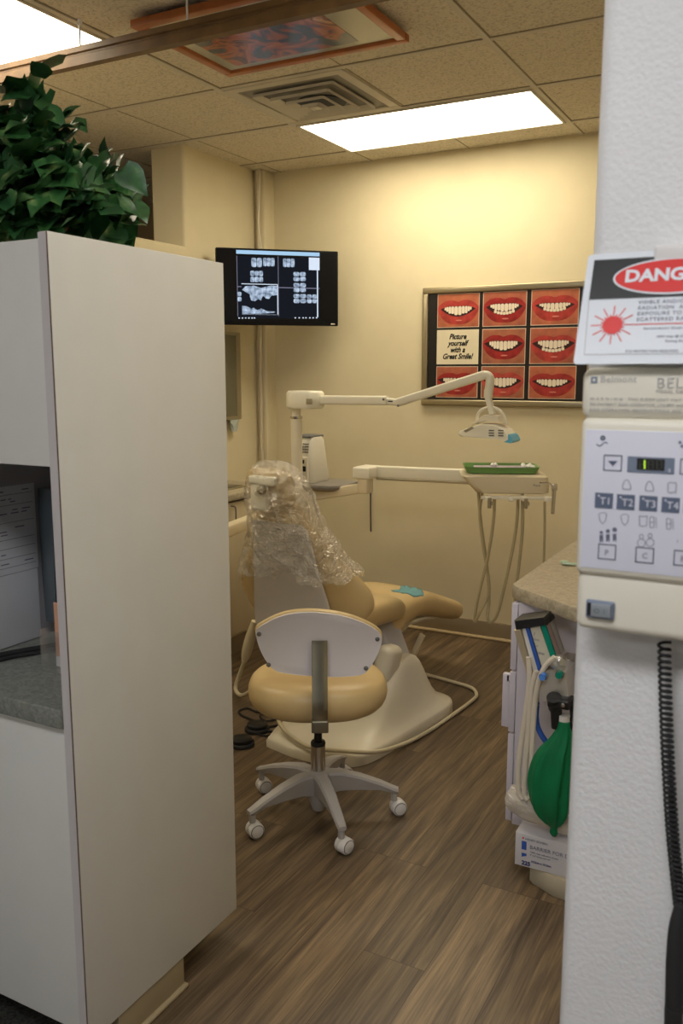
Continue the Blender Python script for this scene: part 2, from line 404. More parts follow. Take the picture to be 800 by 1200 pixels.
# ================================================================== CEILING THINGS
def light_panel(x0, y0, x1, y1, label, m, em):
    t = thing('ceiling_light', ((x0+x1)/2, (y0+y1)/2, CEIL), label, 'ceiling light')
    b = BM(); z0, z1 = CEIL-.012, CEIL+.012
    bx(b, (x0, y0, z0), (x1, y0+.014, z1), .002); bx(b, (x0, y1-.014, z0), (x1, y1, z1), .002)
    bx(b, (x0, y0+.014, z0), (x0+.014, y1-.014, z1), .002); bx(b, (x1-.014, y0+.014, z0), (x1, y1-.014, z1), .002)
    link('frame', b, m, t)
    b = BM(); bx(b, (x0+.014, y0+.014, CEIL-.008), (x1-.014, y1-.014, CEIL-.002)); link('diffuser', b, em, t)
    return t
light_panel(-2.373, 3.922, -1.177, 4.508, 'bright rectangular ceiling light panel beside the air vent, over the dental chair', M_grid, M_lamp_room)
light_panel(-3.593, 2.092, -2.397, 2.678, 'bright ceiling light panel cut off at the top left corner of the photo', M_grid, M_lamp_room)
hall = light_panel(-.9, -.65, .3, -.05, 'ceiling light panel in the hall behind the camera', M_grid, M_lamp_hall)

light_panel(-2.3, -2.4, -1.1, -1.8, 'added unseen fill panel on the hall ceiling farther back', M_grid, M_fill_back)  # added fill, stands in for hall bounce reaching into the hutch opening
light_panel(-1.153, 1.482, .043, 2.068, 'added unseen fill panel above the frame between hutch and wall end', M_grid, M_fill_mid)  # added fill that brightens the hutch side panel and near floor
# air vent
t = thing('air_vent', (-2.08, 3.6, CEIL), 'square stepped ceiling air vent next to the light panel', 'air vent')
vx, vy = -2.08, 3.605
bm = BM()
for (a, b) in (((-.295, -.295), (.295, -.25)), ((-.295, .25), (.295, .295)), ((-.295, -.25), (-.25, .25)), ((.25, -.25), (.295, .25))):
    bx(bm, (vx+a[0], vy+a[1], CEIL-.009), (vx+b[0], vy+b[1], CEIL+.01), .002)
link('frame', bm, M_grid, t)
bm = BM(); bx(bm, (vx-.25, vy-.25, CEIL-.002), (vx+.25, vy+.25, CEIL+.005)); link('backing', bm, mat('vent_inside', (.30, .28, .24), .6), t)
bm = BM(); lathe(bm, [(.11, CEIL-.006), (.115, CEIL-.001)], (vx, vy+.06, 0)); link('duct_opening', bm, M_black, t)
M_vent = mat('vent_paint', (.60, .56, .47), .45)
for k, (h, z) in enumerate(((.205, .012), (.15, .02), (.098, .028), (.05, .036))):
    bm = BM()
    rings = []
    for hh, zz in ((h, z+.012), (h, z), (h-.022, z-.014+.006), (h-.026, z-.006), (h-.008, z+.006)):
        rings.append([(vx+x, vy+y, CEIL-zz) for x, y in rrect(2*hh, 2*hh, .012, 4)])
    loft(bm, rings+[rings[0]], caps=False); bmesh.ops.remove_doubles(bm, verts=bm.verts, dist=1e-5)
    link('louver', bm, M_vent, t)
bm = BM(); bx(bm, (vx-.025, vy-.025, CEIL-.045), (vx+.025, vy+.025, CEIL-.03), .003); link('center_plate', bm, M_vent, t)

# framed picture hung flat under the ceiling
PX0, PX1, PYa, PYb, PZ = -2.18, -1.385, 2.50, 3.085, 2.742
t = thing('ceiling_picture', (-1.78, 2.79, PZ), 'cherry wood framed picture with orange and red print hung flat below the ceiling', 'picture')
bm = BM(); fwid = .035
for a, b in (((PX0, PYa), (PX1, PYa+fwid)), ((PX0, PYb-fwid), (PX1, PYb)), ((PX0, PYa+fwid), (PX0+fwid, PYb-fwid)), ((PX1-fwid, PYa+fwid), (PX1, PYb-fwid))):
    bx(bm, (a[0], a[1], PZ-.015), (b[0], b[1], PZ+.012), .004)
link('frame', bm, M_woodf, t)
bm = BM(); bx(bm, (PX0+.03, PYa+.03, PZ-.002), (PX1-.03, PYb-.03, PZ+.006)); link('mat_board', bm, M_matb, t)
bm = BM(); bx(bm, (PX0+.085, PYa+.09, PZ-.004), (PX1-.17, PYb-.07, PZ-.002)); link('print', bm, M_print, t)
bm = BM(); bx(bm, (PX0+.033, PYa+.033, PZ-.008), (PX1-.033, PYb-.033, PZ-.0065)); link('glass', bm, M_glass, t)
bm = BM()
for x in (PX0+.02, PX1-.02):
    for y in (PYa+.1, PYb-.1):
        bm = BM(); tube(bm, [(x, y, PZ+.01), (x+.006, y, PZ+.018), (x, y, CEIL)], .0015, 6); link('hanger', bm, M_steel, t)

# wooden rail hung on hooks
BYY = 2.44
t = thing('hanging_rail', (-1.9, BYY, 2.66), 'long brown wooden rail hung from the ceiling on small wire hooks', 'rail')
bm = BM()
prof = [(-.016, 0), (.016, 0), (.016, .03), (.010, .034), (.010, .040), (.016, .044), (.016, .062), (-.016, .062), (-.016, .044), (-.010, .040), (-.010, .034), (-.016, .03)]
loft(bm, [[(x, BYY+a, 2.612+b) for a, b in prof] for x in (-3.9, -.4)]); link('wooden_bar', bm, M_woodb, t, smooth=20)
hk = None
for x in (-1.885, -2.355, -3.4, -.9):
    bm = BM(); tube(bm, [(x, BYY, 2.66), (x, BYY, 2.735), (x+.006, BYY, 2.745), (x+.008, BYY, 2.757), (x, BYY, 2.765), (x-.007, BYY, 2.757), (x-.004, BYY, 2.745)], .0036, 7)
    cyl(bm, (x, BYY, 2.757), (x, BYY, 2.77), .003, n=8)
    link('hook', bm, M_white, t)

# ================================================================== POSTER
t = thing('framed_poster', (-1.54, W-.02, 1.7), 'black framed dental poster of close up smiles with a text square', 'poster')
qx0, qx1, qz0, qz1 = -2.03, -1.045, 1.362, 2.03
bm = BM(); fy = W-.03
for a, b in (((qx0, qz0), (qx1, qz0+.035)), ((qx0, qz1-.035), (qx1, qz1)), ((qx0, qz0+.035), (qx0+.035, qz1-.035)), ((qx1-.035, qz0+.035), (qx1, qz1-.035))):
    bx(bm, (a[0], fy, a[1]), (b[0], W, b[1]), .006)
link('frame', bm, M_gold, t)
bm = BM(); bx(bm, (qx0+.03, fy+.014, qz0+.03), (qx1-.03, W-.004, qz1-.03)); link('backing', bm, M_poster, t)
cols = [(-1.940, -1.688), (-1.668, -1.418), (-1.394, -1.135)]; rows = [(1.803, 1.992), (1.597, 1.791), (1.408, 1.586)]
YF = fy+.013
UX = Vector((1, 0, 0)); UZ = Vector((0, 0, 1))
def plate(bm, poly, y, th=.0008):
    prism(bm, poly, (0, y, 0), UX, UZ, th)      # extrudes towards -Y, i.e. out of the wall
M_pb = mat('photo_border', (.62, .50, .38), .5)
M_lipd = mat('mouth_dark', (.035, .006, .005), .5)
M_tooth = mat('tooth_white', (.80, .70, .55), .35)
M_lipl = mat('lip_shine', (.85, .42, .32), .3)
rnd = random.Random(3)
for ri, (z0, z1) in enumerate(rows):
    for ci, (x0, x1) in enumerate(cols):
        w = x1-x0; h = z1-z0; cx = (x0+x1)/2; cz = (z0+z1)/2
        bm = BM(); plate(bm, [(x0, z0), (x1, z0), (x1, z1), (x0, z1)], YF)
        if (ri, ci) == (1, 0):
            pn = link('text_panel', bm, mat('text_panel', (.74, .66, .47), .6), t, smooth=0); tag(pn, 'cream square with black script writing')
            for s, zz in (('Picture', .045), ('yourself', .008), ('with a', -.029), ('Great Smile!', -.066)):
                text_obj('lettering', s, .042, (cx, YF-.0015, cz+zz), UX, UZ, M_signk, pn, 'CENTER', bold=.0012, shear=.35, sx=.85)
            continue
        bp = link('smile_photo', bm, M_pb, t, smooth=0)
        sk = [(.52, .17, .085), (.46, .13, .06), (.50, .18, .10), (.40, .11, .055), (.36, .12, .06)][rnd.randrange(5)]
        e = .004
        bm = BM(); plate(bm, [(x0+e, z0+e), (x1-e, z0+e), (x1-e, z1-e), (x0+e, z1-e)], YF-.0009)
        link('skin', bm, mat('skin_%d%d' % (ri, ci), sk, .55, var=.25, vscale=14), bp, smooth=0)
        hw = w/2-e; oz = cz-h*rnd.uniform(.0, .05); ins = rnd.uniform(.84, .95)
        SS = [i/16-1 for i in range(33)]
        upo = rnd.uniform(.27, .33); loo = rnd.uniform(.34, .42); opn = rnd.uniform(.12, .165)
        uo = [(cx+hw*q_, min(z1-e-.0005, oz+h*(upo*(1-abs(q_)**3.4)+.12*q_*q_-.045*math.exp(-(q_/.14)**2)))) for q_ in SS]
        lo = [(cx+hw*q_, max(z0+e+.0005, oz+h*(-loo*(1-abs(q_)**3.2)+.02*q_*q_))) for q_ in SS]
        lc = [(.40, .045, .035), (.34, .03, .025), (.42, .06, .045), (.30, .022, .02)][rnd.randrange(4)]
        bm = BM(); plate(bm, lo+uo[::-1], YF-.0018); link('lips', bm, mat('lip_%d%d' % (ri, ci), lc, .3, var=.35, vscale=22), bp, smooth=0)
        f_up = lambda q_: oz+h*((opn+.01)*(1-abs(q_/ins)**3)+.10*q_*q_)
        f_lo = lambda q_: oz+h*(-opn*(1-abs(q_/ins)**2)+.10*q_*q_)
        QQ = [ins*(i/14-1) for i in range(29)]
        bm = BM(); plate(bm, [(cx+hw*q_, f_lo(q_)) for q_ in QQ]+[(cx+hw*q_, f_up(q_)) for q_ in QQ[::-1][1:-1]], YF-.0027); link('mouth', bm, M_lipd, bp, smooth=0)
        bm = BM(); lower = rnd.random() < .45; keep = .70 if lower else .86
        for sd in (-1, 1):
            px = 0
            for k, tw in enumerate((.185, .15, .135, .11, .085)):
                c0 = sd*(px+tw/2)
                if abs(c0)+tw/2 > ins*.84: break
                zt = f_up(c0)-.001; zb = zt-(f_up(c0)-f_lo(c0))*keep*(1, .9, .95, .78, .62)[k]
                if zt-zb > .008: plate(bm, rrect(tw*hw*.92, zt-zb, min(tw*hw*.92, zt-zb)*.40, 3, cx+hw*c0, (zt+zb)/2), YF-.0036)
                px += tw
        if lower:
            for k in range(-3, 4):
                c0 = k*.14; zb = f_lo(c0)+.002; plate(bm, rrect(.13*hw, .016, .004, 3, cx+c0*hw, zb+.006), YF-.0033)
        link('teeth', bm, M_tooth, bp, smooth=0)
        bm = BM(); plate(bm, ellipse(hw*.16, h*.022, 14, cx+hw*.05, oz-h*(loo+opn)/2), YF-.0027); link('shine', bm, mat('lip_shine_soft', (.62, .22, .17), .3), bp, smooth=0)

# ================================================================== TELEVISION
tvR = Vector((-2.52, 4.62, 0)); tvd = Vector((.739, .674, 0)); tvw = .71; tvc = tvR - tvd*tvw/2
t = thing('television', (tvc.x, tvc.y, 2.035), 'wall mounted flat black screen showing dental x-ray images', 'television', rz=math.radians(42.4), local=True)
hw, hh = .355, .213
bm = BM(); bx(bm, (-hw, -.018, -hh), (hw, .018, hh), .005); link('casing', bm, M_tv, t)
bm = BM(); bx(bm, (-.2, .018, -.15), (.2, .04, .15), .01); link('back_cover', bm, M_black, t)
bm = BM(); bx(bm, (-.05, .04, -.05), (.05, .2, .05), .004); bx(bm, (-.02, .04, -.02), (.02, .30, .02)); link('mount_arm', bm, M_black, t)
bm = BM(); bx(bm, (-hw+.014, -.0195, -hh+.022), (hw-.014, -.018, hh-.014)); scr = link('screen', bm, mat('screen_black', (.006, .006, .007), .3), t)
bm = BM(); bx(bm, (.31, -.0205, -hh+.006), (.335, -.018, -hh+.013), .001); link('badge', bm, M_chrome, t)
def sc(x, y): return (-hw + (x-80)/617*2*hw, hh - (y-93-(x-80)*.018)/377*2*hh)
def srect(bm, x0, y0, x1, y1, lay=1):
    a = sc(x0, y0); b = sc(x1, y1); y = -.0195-.0004*lay
    bx(bm, (a[0], y, b[1]), (b[0], y+.0004, a[1]))
E_tool = emat('toolbar_glow', (.42, .66, .9), .95); E_line = emat('line_glow', (.3, .3, .42), .6); E_white = emat('white_glow', (.75, .85, 1), .95); E_dark = emat('dark_glow', (.012, .014, .02), .8)
bm = BM(); srect(bm, 180, 133, 600, 445); link('image_window', bm, E_dark, scr, smooth=0)
bm = BM(); srect(bm, 180, 105, 600, 131, 2); link('toolbar', bm, E_tool, scr, smooth=0)
bm = BM(); srect(bm, 545, 137, 600, 200, 2); srect(bm, 586, 200, 592, 436, 2); link('side_panel', bm, E_white, scr, smooth=0)
bm = BM(); srect(bm, 387, 133, 390, 430, 2); srect(bm, 182, 286, 600, 289, 2); srect(bm, 181, 133, 184, 430, 2); link('divider', bm, E_line, scr, smooth=0)
bm = BM()
for x in (185, 202, 218, 234, 250, 262, 470, 490, 510, 525, 545, 562, 580): srect(bm, x, 436, x+7, 442, 2)
link('taskbar_icon', bm, E_white, scr, smooth=0, kind='stuff')
def teeth_img(x0, y0, x1, y1, n, rows_, lay=3):
    bm = BM()
    for r_ in range(rows_):
        ya = y0+(y1-y0)*r_/rows_; yb = y0+(y1-y0)*(r_+1)/rows_
        for k in range(n):
            xa = x0+(x1-x0)*k/n; xb = x0+(x1-x0)*(k+1)/n; a = sc(xa, ya); b = sc(xb, yb)
            w_, h_ = (b[0]-a[0]), (a[1]-b[1])
            for part in ((.97, .28) if r_ % 2 else (.02, .28),):
                pass
            pts = rrect(w_*.92, h_*.80, min(w_, h_)*.28, 3, (a[0]+b[0])/2, (a[1]+b[1])/2 + (h_*.08 if r_ % 2 else -h_*.03))
            prism(bm, pts, (0, -.0195-.0004*lay, 0), UX, UZ, .0003)
    link('xray_image', bm, M_xray, scr, smooth=0)
teeth_img(253, 135, 308, 192, 2, 1); teeth_img(312, 135, 371, 187, 3, 1); teeth_img(412, 137, 472, 190, 3, 1)
teeth_img(247, 201, 312, 268, 3, 2); teeth_img(464, 206, 530, 370, 2, 6); teeth_img(532, 318, 587, 370, 2, 2); teeth_img(182, 306, 203, 362, 1, 2)
bm = BM(); srect(bm, 203, 270, 385, 425, 4); link('front_window', bm, E_dark, scr, smooth=0)
bm = BM(); srect(bm, 203, 268, 385, 275, 5); srect(bm, 203, 420, 385, 424, 5); srect(bm, 382, 275, 386, 422, 5); link('window_border', bm, E_white, scr, smooth=0)
def spoly(bm, pts, lay):
    prism(bm, [sc(x, y) for x, y in pts][::-1], (0, -.0195-.0004*lay, 0), UX, UZ, .0003)
bm = BM(); spoly(bm, [(205, 300), (222, 282), (245, 280), (244, 330), (250, 352), (268, 356), (285, 345), (300, 352), (306, 335), (312, 330), (325, 342), (340, 345), (352, 328), (382, 325), (384, 280), (350, 278), (300, 290), (262, 278)], 6)
spoly(bm, [(204, 418), (204, 378), (225, 380), (250, 392), (262, 388), (280, 400), (300, 392), (330, 405), (372, 408), (360, 414), (300, 418)], 6)
link('xray_image', bm, M_xray, scr, smooth=0)
MATS['screen_black'].node_tree.nodes['Principled BSDF'].inputs['Specular IOR Level'].default_value = .15
# cable from the ceiling to the television
bm = BM(); tube(bm, [(-3.06, 4.63, CEIL), (-3.045, 4.6, 2.6), (-3.05, 4.59, 2.45), (-3.01, 4.56, 2.3), (-2.92, 4.5, 2.1)], .004, 8)
tag(link('video_cable', bm, M_cream, None), 'thin pale cable running down from the ceiling corner to the screen', 'cable')

# ================================================================== DESK AND HUTCH UNIT (near left)
U0, U1 = 1.24, 1.80; TOP = 1.815
t = thing('desk_hutch', (-2.1, 1.5, 0), 'tall white laminate hutch cabinet with end panel, ivy on its top', 'cabinet')
bm = BM(); bx(bm, (-1.322, U0-.002, .088), (-1.300, U1, TOP), .0015); link('end_panel', bm, M_lam, t)
bm = BM(); bx(bm, (-1.3235, U0-.0035, .09), (-1.3025, U0-.0015, TOP-.001)); link('edge_band', bm, M_lamd, t)
bm = BM(); bx(bm, (-1.3025, U0-.0032, .09), (-1.3003, U0-.0012, TOP-.001)); link('seam', bm, M_seam, t)
bm = BM(); bx(bm, (-2.9, U0+.022, 1.362), (-1.324, U1-.002, TOP-.012), .001); link('upper_cabinet', bm, M_lam, t)
for a, b in ((-2.9, -2.385), (-2.38, -1.326)):
    bm = BM(); bx(bm, (a, U0, 1.365), (b, U0+.02, TOP-.012), .001); link('door', bm, M_lam, t)
bm = BM(); bx(bm, (-2.9, U1-.04, .86), (-1.324, U1-.002, 1.362)); link('back_panel', bm, M_greyl, t)
bm = BM(); bx(bm, (-2.9, U0+.03, .09), (-1.324, U1-.002, .815), .001); link('lower_cabinet', bm, M_lam, t)
for a, b in ((-2.9, -2.385), (-2.38, -1.326)):
    bm = BM(); bx(bm, (a, U0+.006, .1), (b, U0+.026, .812), .001); link('door', bm, M_lam, t)
bm = BM(); bx(bm, (-2.9, 1.335, 0), (-1.32, 1.575, .09)); link('toe_kick', bm, M_base, t)
bm = BM(); bx(bm, (-2.9, 1.332, 0.006), (-1.316, 1.345, .03), .006); bx(bm, (-1.322, 1.335, 0), (-1.303, 1.572, .088), .002); bx(bm, (-1.31, 1.33, 0), (-1.292, 1.578, .014), .006); link('base_trim', bm, mat('base_tan', (.36, .29, .17), .5), t)
bm = BM(); bx(bm, (-2.9, U0-.012, .818), (-1.325, U1-.045, .86), .004); tag(link('countertop', bm, M_stoneg), 'grey speckled laminate desk countertop inside the white hutch', 'countertop')
# cubby divider with the printed sheets, seen through the opening
DX = -1.757
bm = BM(); bx(bm, (DX-.018, U0+.03, .8605), (DX, U1-.042, 1.361), .001); link('divider', bm, M_greyl, t)
t = thing('printed_form', (DX+.002, 1.45, 1.06), 'white printed form with rows of small text on the hutch divider', 'paper')
bm = BM(); bx(bm, (DX+.0005, 1.28, 1.048), (DX+.002, 1.583, 1.27)); link('page', bm, M_sheet, t, smooth=0)
bm = BM()
for z in (1.248, 1.222, 1.178, 1.135, 1.112, 1.087, 1.064): bx(bm, (DX+.002, 1.285, z), (DX+.0026, 1.575, z+.001))
link('ruled_line', bm, M_ink, t, smooth=0)
bm = BM(); rr = random.Random(5)
for z in (1.256, 1.236, 1.229, 1.208, 1.200, 1.192, 1.163, 1.155, 1.147, 1.122, 1.097, 1.073):
    y = 1.29
    while y < 1.55:
        w_ = rr.uniform(.008, .03)
        if rr.random() < .6: bx(bm, (DX+.002, y, z), (DX+.0026, min(1.575, y+w_), z+.0026))
        y += w_+rr.uniform(.005, .02)
link('small_print', bm, M_ink, t, smooth=0, kind='stuff')
bm = BM(); bx(bm, (DX+.0005, 1.28, .862), (DX+.004, 1.578, 1.046), .0008); tag(link('blank_sheet', bm, M_sheet), 'blank white sheet on the hutch divider below the printed form', 'paper')
# slate folder standing beside the end panel
bm = BM()
loft(bm, [[yp(41, 572, 1.62), yp(60, 573, 1.50), yp(63, 573, 1.51), yp(43, 572, 1.63)], [yp(54, 728, 1.58), yp(66, 729, 1.50), yp(68, 729, 1.51), yp(56, 728, 1.59)]])
tag(link('folder', bm, M_slate), 'slate blue folder standing upright against the hutch end panel', 'folder')
# acrylic holder with a card
zb = .861; hx, hy = -1.545, 1.385
t = thing('card_holder', (hx+.05, hy+.03, zb), 'clear acrylic holder with a photo card, on the grey desk counter', 'card holder')
bm = BM()
for a, b in (((hx, hy, zb), (hx+.11, hy+.003, zb+.10)), ((hx, hy+.05, zb), (hx+.11, hy+.053, zb+.12)), ((hx, hy, zb), (hx+.003, hy+.05, zb+.10)), ((hx, hy, zb), (hx+.11, hy+.05, zb+.003))): bx(bm, a, b, .0008)
link('holder', bm, M_acryl, t)
bm = BM(); bx(bm, (hx+.018, hy+.03, zb+.005), (hx+.100, hy+.033, zb+.16), .0003); cd = link('card', bm, M_skin, t)
bm = BM(); bx(bm, (hx+.019, hy+.0285, zb+.006), (hx+.099, hy+.03, zb+.03)); link('caption_strip', bm, M_sheet, cd)
bm = BM(); tube(bm, [(-1.735, 1.33, .868), (-1.70, 1.42, .868), (-1.66, 1.50, .868), (-1.60, 1.62, .869)], .007, 8); tube(bm, [(-1.70, 1.31, .866), (-1.67, 1.42, .866), (-1.62, 1.50, .866), (-1.55, 1.60, .866)], .005, 8)
tag(link('black_cable', bm, M_rubber), 'black cables lying on the grey desk counter beside the card holder', 'cable')

# ================================================================== PLANT
t = thing('potted_ivy', (-1.62, 1.52, TOP), 'dark green trailing artificial ivy in a basket on the white hutch', 'plant')
bm = BM(); lathe(bm, [(.0, 0.002), (.075, .002), (.085, .01), (.115, .075), (.12, .085), (.105, .085), (.1, .07), (0, .065)], (-1.66, 1.52, TOP), n=26); link('basket', bm, M_wicker, t)
rnd = random.Random(11)
def leaf(bm, p, d, up, s):
    d = d.normalized(); sd = d.cross(up).normalized(); n = sd.cross(d).normalized()
    out = [(0, 0), (.30, -.06), (.46, .16), (.42, .42), (.27, .68), (.12, .88), (0, 1.05)]
    fold = rnd.uniform(.08, .35); curl = rnd.uniform(-.1, .35)
    def P(x, y): return p + sd*(x*s) + d*(y*s) + n*s*(abs(x)*fold - curl*y*y*.5 + .05*math.sin(9*y+abs(x)*7))
    cen = [bm.verts.new(P(0, y)) for _, y in out]
    for sg in (-1, 1):
        edge = [cen[0]]+[bm.verts.new(P(sg*x, y)) for x, y in out[1:-1]]+[cen[-1]]
        for i in range(len(out)-1):
            vs = [cen[i], cen[i+1], edge[i+1], edge[i]]
            u = []
            for v in vs:
                if v not in u: u.append(v)
            if len(u) >= 3:
                try: bm.faces.new(u if sg > 0 else u[::-1])
                except ValueError: pass
# vines: clumps placed within the crown the photo shows
lf = BM(); st = BM(); root = Vector((-1.66, 1.52, TOP+.07))
tips = [(45, 108, 1.50), (8, 130, 1.45), (62, 150, 1.50), (30, 165, 1.5), (85, 178, 1.55), (10, 180, 1.40), (-30, 170, 1.45), (-40, 230, 1.45), (95, 205, 1.50), (120, 200, 1.62), (135, 215, 1.66),
        (150, 270, 1.76), (100, 245, 1.55), (60, 220, 1.4), (20, 230, 1.36), (75, 255, 1.42), (120, 262, 1.64), (40, 262, 1.36), (130, 235, 1.68), (55, 195, 1.45), (0, 210, 1.5), (110, 225, 1.5), (15, 265, 1.34), (140, 250, 1.72), (105, 215, 1.6), (128, 230, 1.7), (90, 225, 1.45), (115, 250, 1.6)]
for (px, py, Y) in tips:
    tip = yp(px, py, Y); mid = root.lerp(tip, .5) + Vector((0, 0, .05))
    path = smooth_path([root, mid, tip], 5); tube(st, [root, mid, tip], .0022, 5, 4)
    for q in path[3:]:
        for k in range(4 if px < 90 else 3):
            off = Vector([rnd.gauss(0, .028) for _ in range(3)]); p = q+off
            if p.z < TOP+.02: p.z = TOP+.02+rnd.random()*.03
            d = Vector((rnd.gauss(.25, .6), rnd.gauss(-.35, .6), rnd.gauss(-.45, .45)))
            leaf(lf, p, d, Vector((rnd.gauss(0, .3), -.6, .8)), rnd.uniform(.05, .085))
for px, py, Y, dx, dz, s in ((36, 128, 1.5, -.0, 1, .07), (50, 122, 1.5, .3, .9, .05), (56, 132, 1.5, .6, -.8, .065), (60, 172, 1.5, 1, .15, .07), (125, 188, 1.66, .1, .6, .05), (128, 214, 1.68, .3, -1, .07), (138, 235, 1.72, .1, -1, .07), (140, 252, 1.74, .2, -1, .07), (147, 268, 1.765, .6, -.8, .07), (60, 182, 1.5, 1, -.15, .08), (70, 188, 1.5, .8, -.9, .08), (105, 200, 1.6, -.2, -1, .06), (100, 208, 1.6, .6, -.9, .06), (145, 276, 1.765, 1, -.3, .055), (152, 262, 1.76, .3, -1, .06), (150, 248, 1.74, .5, -.9, .07), (142, 225, 1.72, .5, -.9, .07), (135, 205, 1.7, .6, .6, .06), (143, 240, 1.72, -.3, -1, .07)):
    leaf(lf, yp(px, py, Y), Vector((dx, -.25, dz)), Vector((0, -.8, .6)), s)
tube(st, [yp(118, 240, 1.7), yp(128, 262, 1.74), yp(135, 275, 1.76), yp(150, 278, 1.77)], .0015, 5, 4)
link('foliage', lf, M_leaf, t, smooth=60, kind='stuff'); link('stems', st, M_stem, t)

# ================================================================== LEFT COUNTER WITH SINK
t = thing('sink_cabinet', (-2.93, 3.4, 0), 'cream base cabinet along the left wall under the sink counter', 'cabinet')
bm = BM(); bx(bm, (LX+.002, 2.4, .1), (-2.74, 4.25, .868), .002); link('carcass', bm, M_beige, t)
for y0, y1 in ((2.41, 3.02), (3.03, 3.64), (3.65, 4.245)):
    bm = BM(); bx(bm, (-2.74, y0, .12), (-2.722, y1, .858), .002); d = link('door', bm, mat('cabinet_cream', (.62, .53, .35), .4), t)
    hy = xp(275, 606, -2.70).y if y1 > 4 else y1-.05
    bm = BM(); tube(bm, [(-2.722, hy, .74), (-2.695, hy, .745), (-2.692, hy, .79), (-2.695, hy, .835), (-2.722, hy, .84)], .004, 8); link('handle', bm, M_greyd, d)
bm = BM(); bx(bm, (-2.74, 2.41, .860), (-2.7205, 4.245, .8695)); link('shadow_gap', bm, M_seam, t)
bm = BM(); bx(bm, (LX+.002, 2.42, 0), (-2.76, 4.2, .1)); link('toe_kick', bm, M_base, t)
t = thing('sink_countertop', (-2.93, 3.4, .87), 'beige counter with a steel sink along the left wall', 'countertop')
bm = BM(); bx(bm, (LX+.002, 2.4, .87), (-2.70, 4.27, .91), .008); link('slab', bm, M_stoneb, t)
bm = BM(); bx(bm, (-3.06, 3.62, .9105), (-2.80, 4.10, .916), .002); link('sink_rim', bm, M_steel, t)
bm = BM(); bx(bm, (-3.04, 3.65, .9162), (-2.83, 4.06, .9175), .0005); link('basin', bm, mat('sink_dark', (.10, .08, .05), .3, metal=.5), t)
# dispenser on the left wall
t = thing('towel_dispenser', (LX+.02, 4.2, 1.25), 'narrow steel framed dispenser on the left wall below the screen', 'dispenser')
bm = BM(); bx(bm, (LX+.002, 3.95, 1.27), (LX+.05, 4.41, 1.79), .006); link('body', bm, M_steel, t)
bm = BM(); bx(bm, (LX+.05, 3.97, 1.29), (LX+.053, 4.36, 1.77), .001); link('front_panel', bm, mat('dispenser_face', (.25, .25, .2), .2, metal=.8), t)
bm = BM()
rings = []
for k in range(7):
    z = 1.27-.012*k; r_ = .03-.0025*k
    rings.append([Vector((LX+.035+.6*r_*math.cos(a)*(1+.3*math.sin(3*a+k)), 4.35+1.4*r_*math.sin(a)*(1+.2*math.cos(4*a-k)), z)) for a in [2*PI*j/14 for j in range(14)]])
loft(bm, rings); link('tissue', bm, mat('tissue', (.5, .55, .5), .8), t)

# black vertical line behind the arm, built as a hanging cord
bm = BM(); tube(bm, [yp(434, 556, 4.755), yp(434, 600, 4.755), yp(434.3, 623, 4.755)], .004, 8)
tag(link('cord', bm, M_rubber), 'thin black line running straight down behind the chair back', 'cord')

# ================================================================== DENTAL CHAIR
TH = math.radians(9); O = Vector((-1.885, 3.15, 0))
t = thing('dental_chair', O, 'tan vinyl dental chair with grey back shell and cream base', 'dental chair', rz=-TH, local=True)
def L2(x, y, z):   # world to chair-local
    v = Vector((x, y, z))-O; return Vector((v.x*math.cos(TH)-v.y*math.sin(TH), v.x*math.sin(TH)+v.y*math.cos(TH), v.z))
def cushion(bm, rows_, n=28, e=.42):
    """rows_: (y, z, half width, half thickness, tilt deg, edge lift)"""
    rings = []
    for (y, z, hw_, th, tilt, lift) in rows_:
        a = math.radians(tilt); t_ = Vector((0, math.cos(a), math.sin(a))); nrm = Vector((0, -math.sin(a), math.cos(a)))
        ring = []
        for j in range(n):
            q = 2*PI*j/n; cx_ = math.cos(q); sy_ = math.sin(q)
            x = hw_*math.copysign(abs(cx_)**e, cx_); u = th*math.copysign(abs(sy_)**.75, sy_)
            ring.append(Vector((x, y, z)) + nrm*(u + lift*(x/max(hw_, .01))**2))
        rings.append(ring)
    return loft(bm, rings)
def interp(rows_, k=4):
    out = []
    P = [Vector(r[:3]) for r in rows_]; Q = [Vector(r[3:]) for r in rows_]
    return [tuple(a)+tuple(b) for a, b in zip(smooth_path(P, k), smooth_path(Q, k))]
# base casting: plate rising to a rounded hump at its far right
def base_outline(s, cx, cy):
    pts = [(-1.915, 2.885), (-1.72, 2.845), (-1.53, 2.875), (-1.455, 2.98), (-1.40, 3.30), (-1.365, 3.56), (-1.40, 3.68), (-1.50, 3.72), (-1.72, 3.72), (-1.88, 3.62), (-1.95, 3.35), (-1.95, 3.05)]
    P = smooth_path(pts+[pts[0]] if False else [(x, y, 0) for x, y in pts]+[(pts[0][0], pts[0][1], 0)], 4)[:-1]
    return [(cx+(p.x-cx)*s, cy+(p.y-cy)*s) for p in P]
bm = BM(); rings = []
cx, cy = -1.515, 3.44
for s, z in ((1, 0), (1.0, .03), (.985, .042), (.93, .050), (.80, .062), (.66, .085), (.53, .125), (.42, .175), (.33, .225), (.25, .262), (.17, .287), (.10, .297), (.05, .30)):
    rings.append([L2(x, y, z) for x, y in base_outline(s, cx, cy)])
loft(bm, rings); link('base', bm, M_cream, t, smooth=60)
bm = BM()
a = L2(-1.60, 3.47, .22); b = L2(-1.72, 3.50, .46); bar(bm, a, b, .13, .15, .02, Vector((0, 1, 0)))
link('lift_column', bm, M_grey, t)
bm = BM(); bx(bm, (-.19, .02, .34), (.20, .44, .42), .02, rot=Euler((math.radians(-4), 0, 0))); link('seat_frame', bm, M_ivory, t)
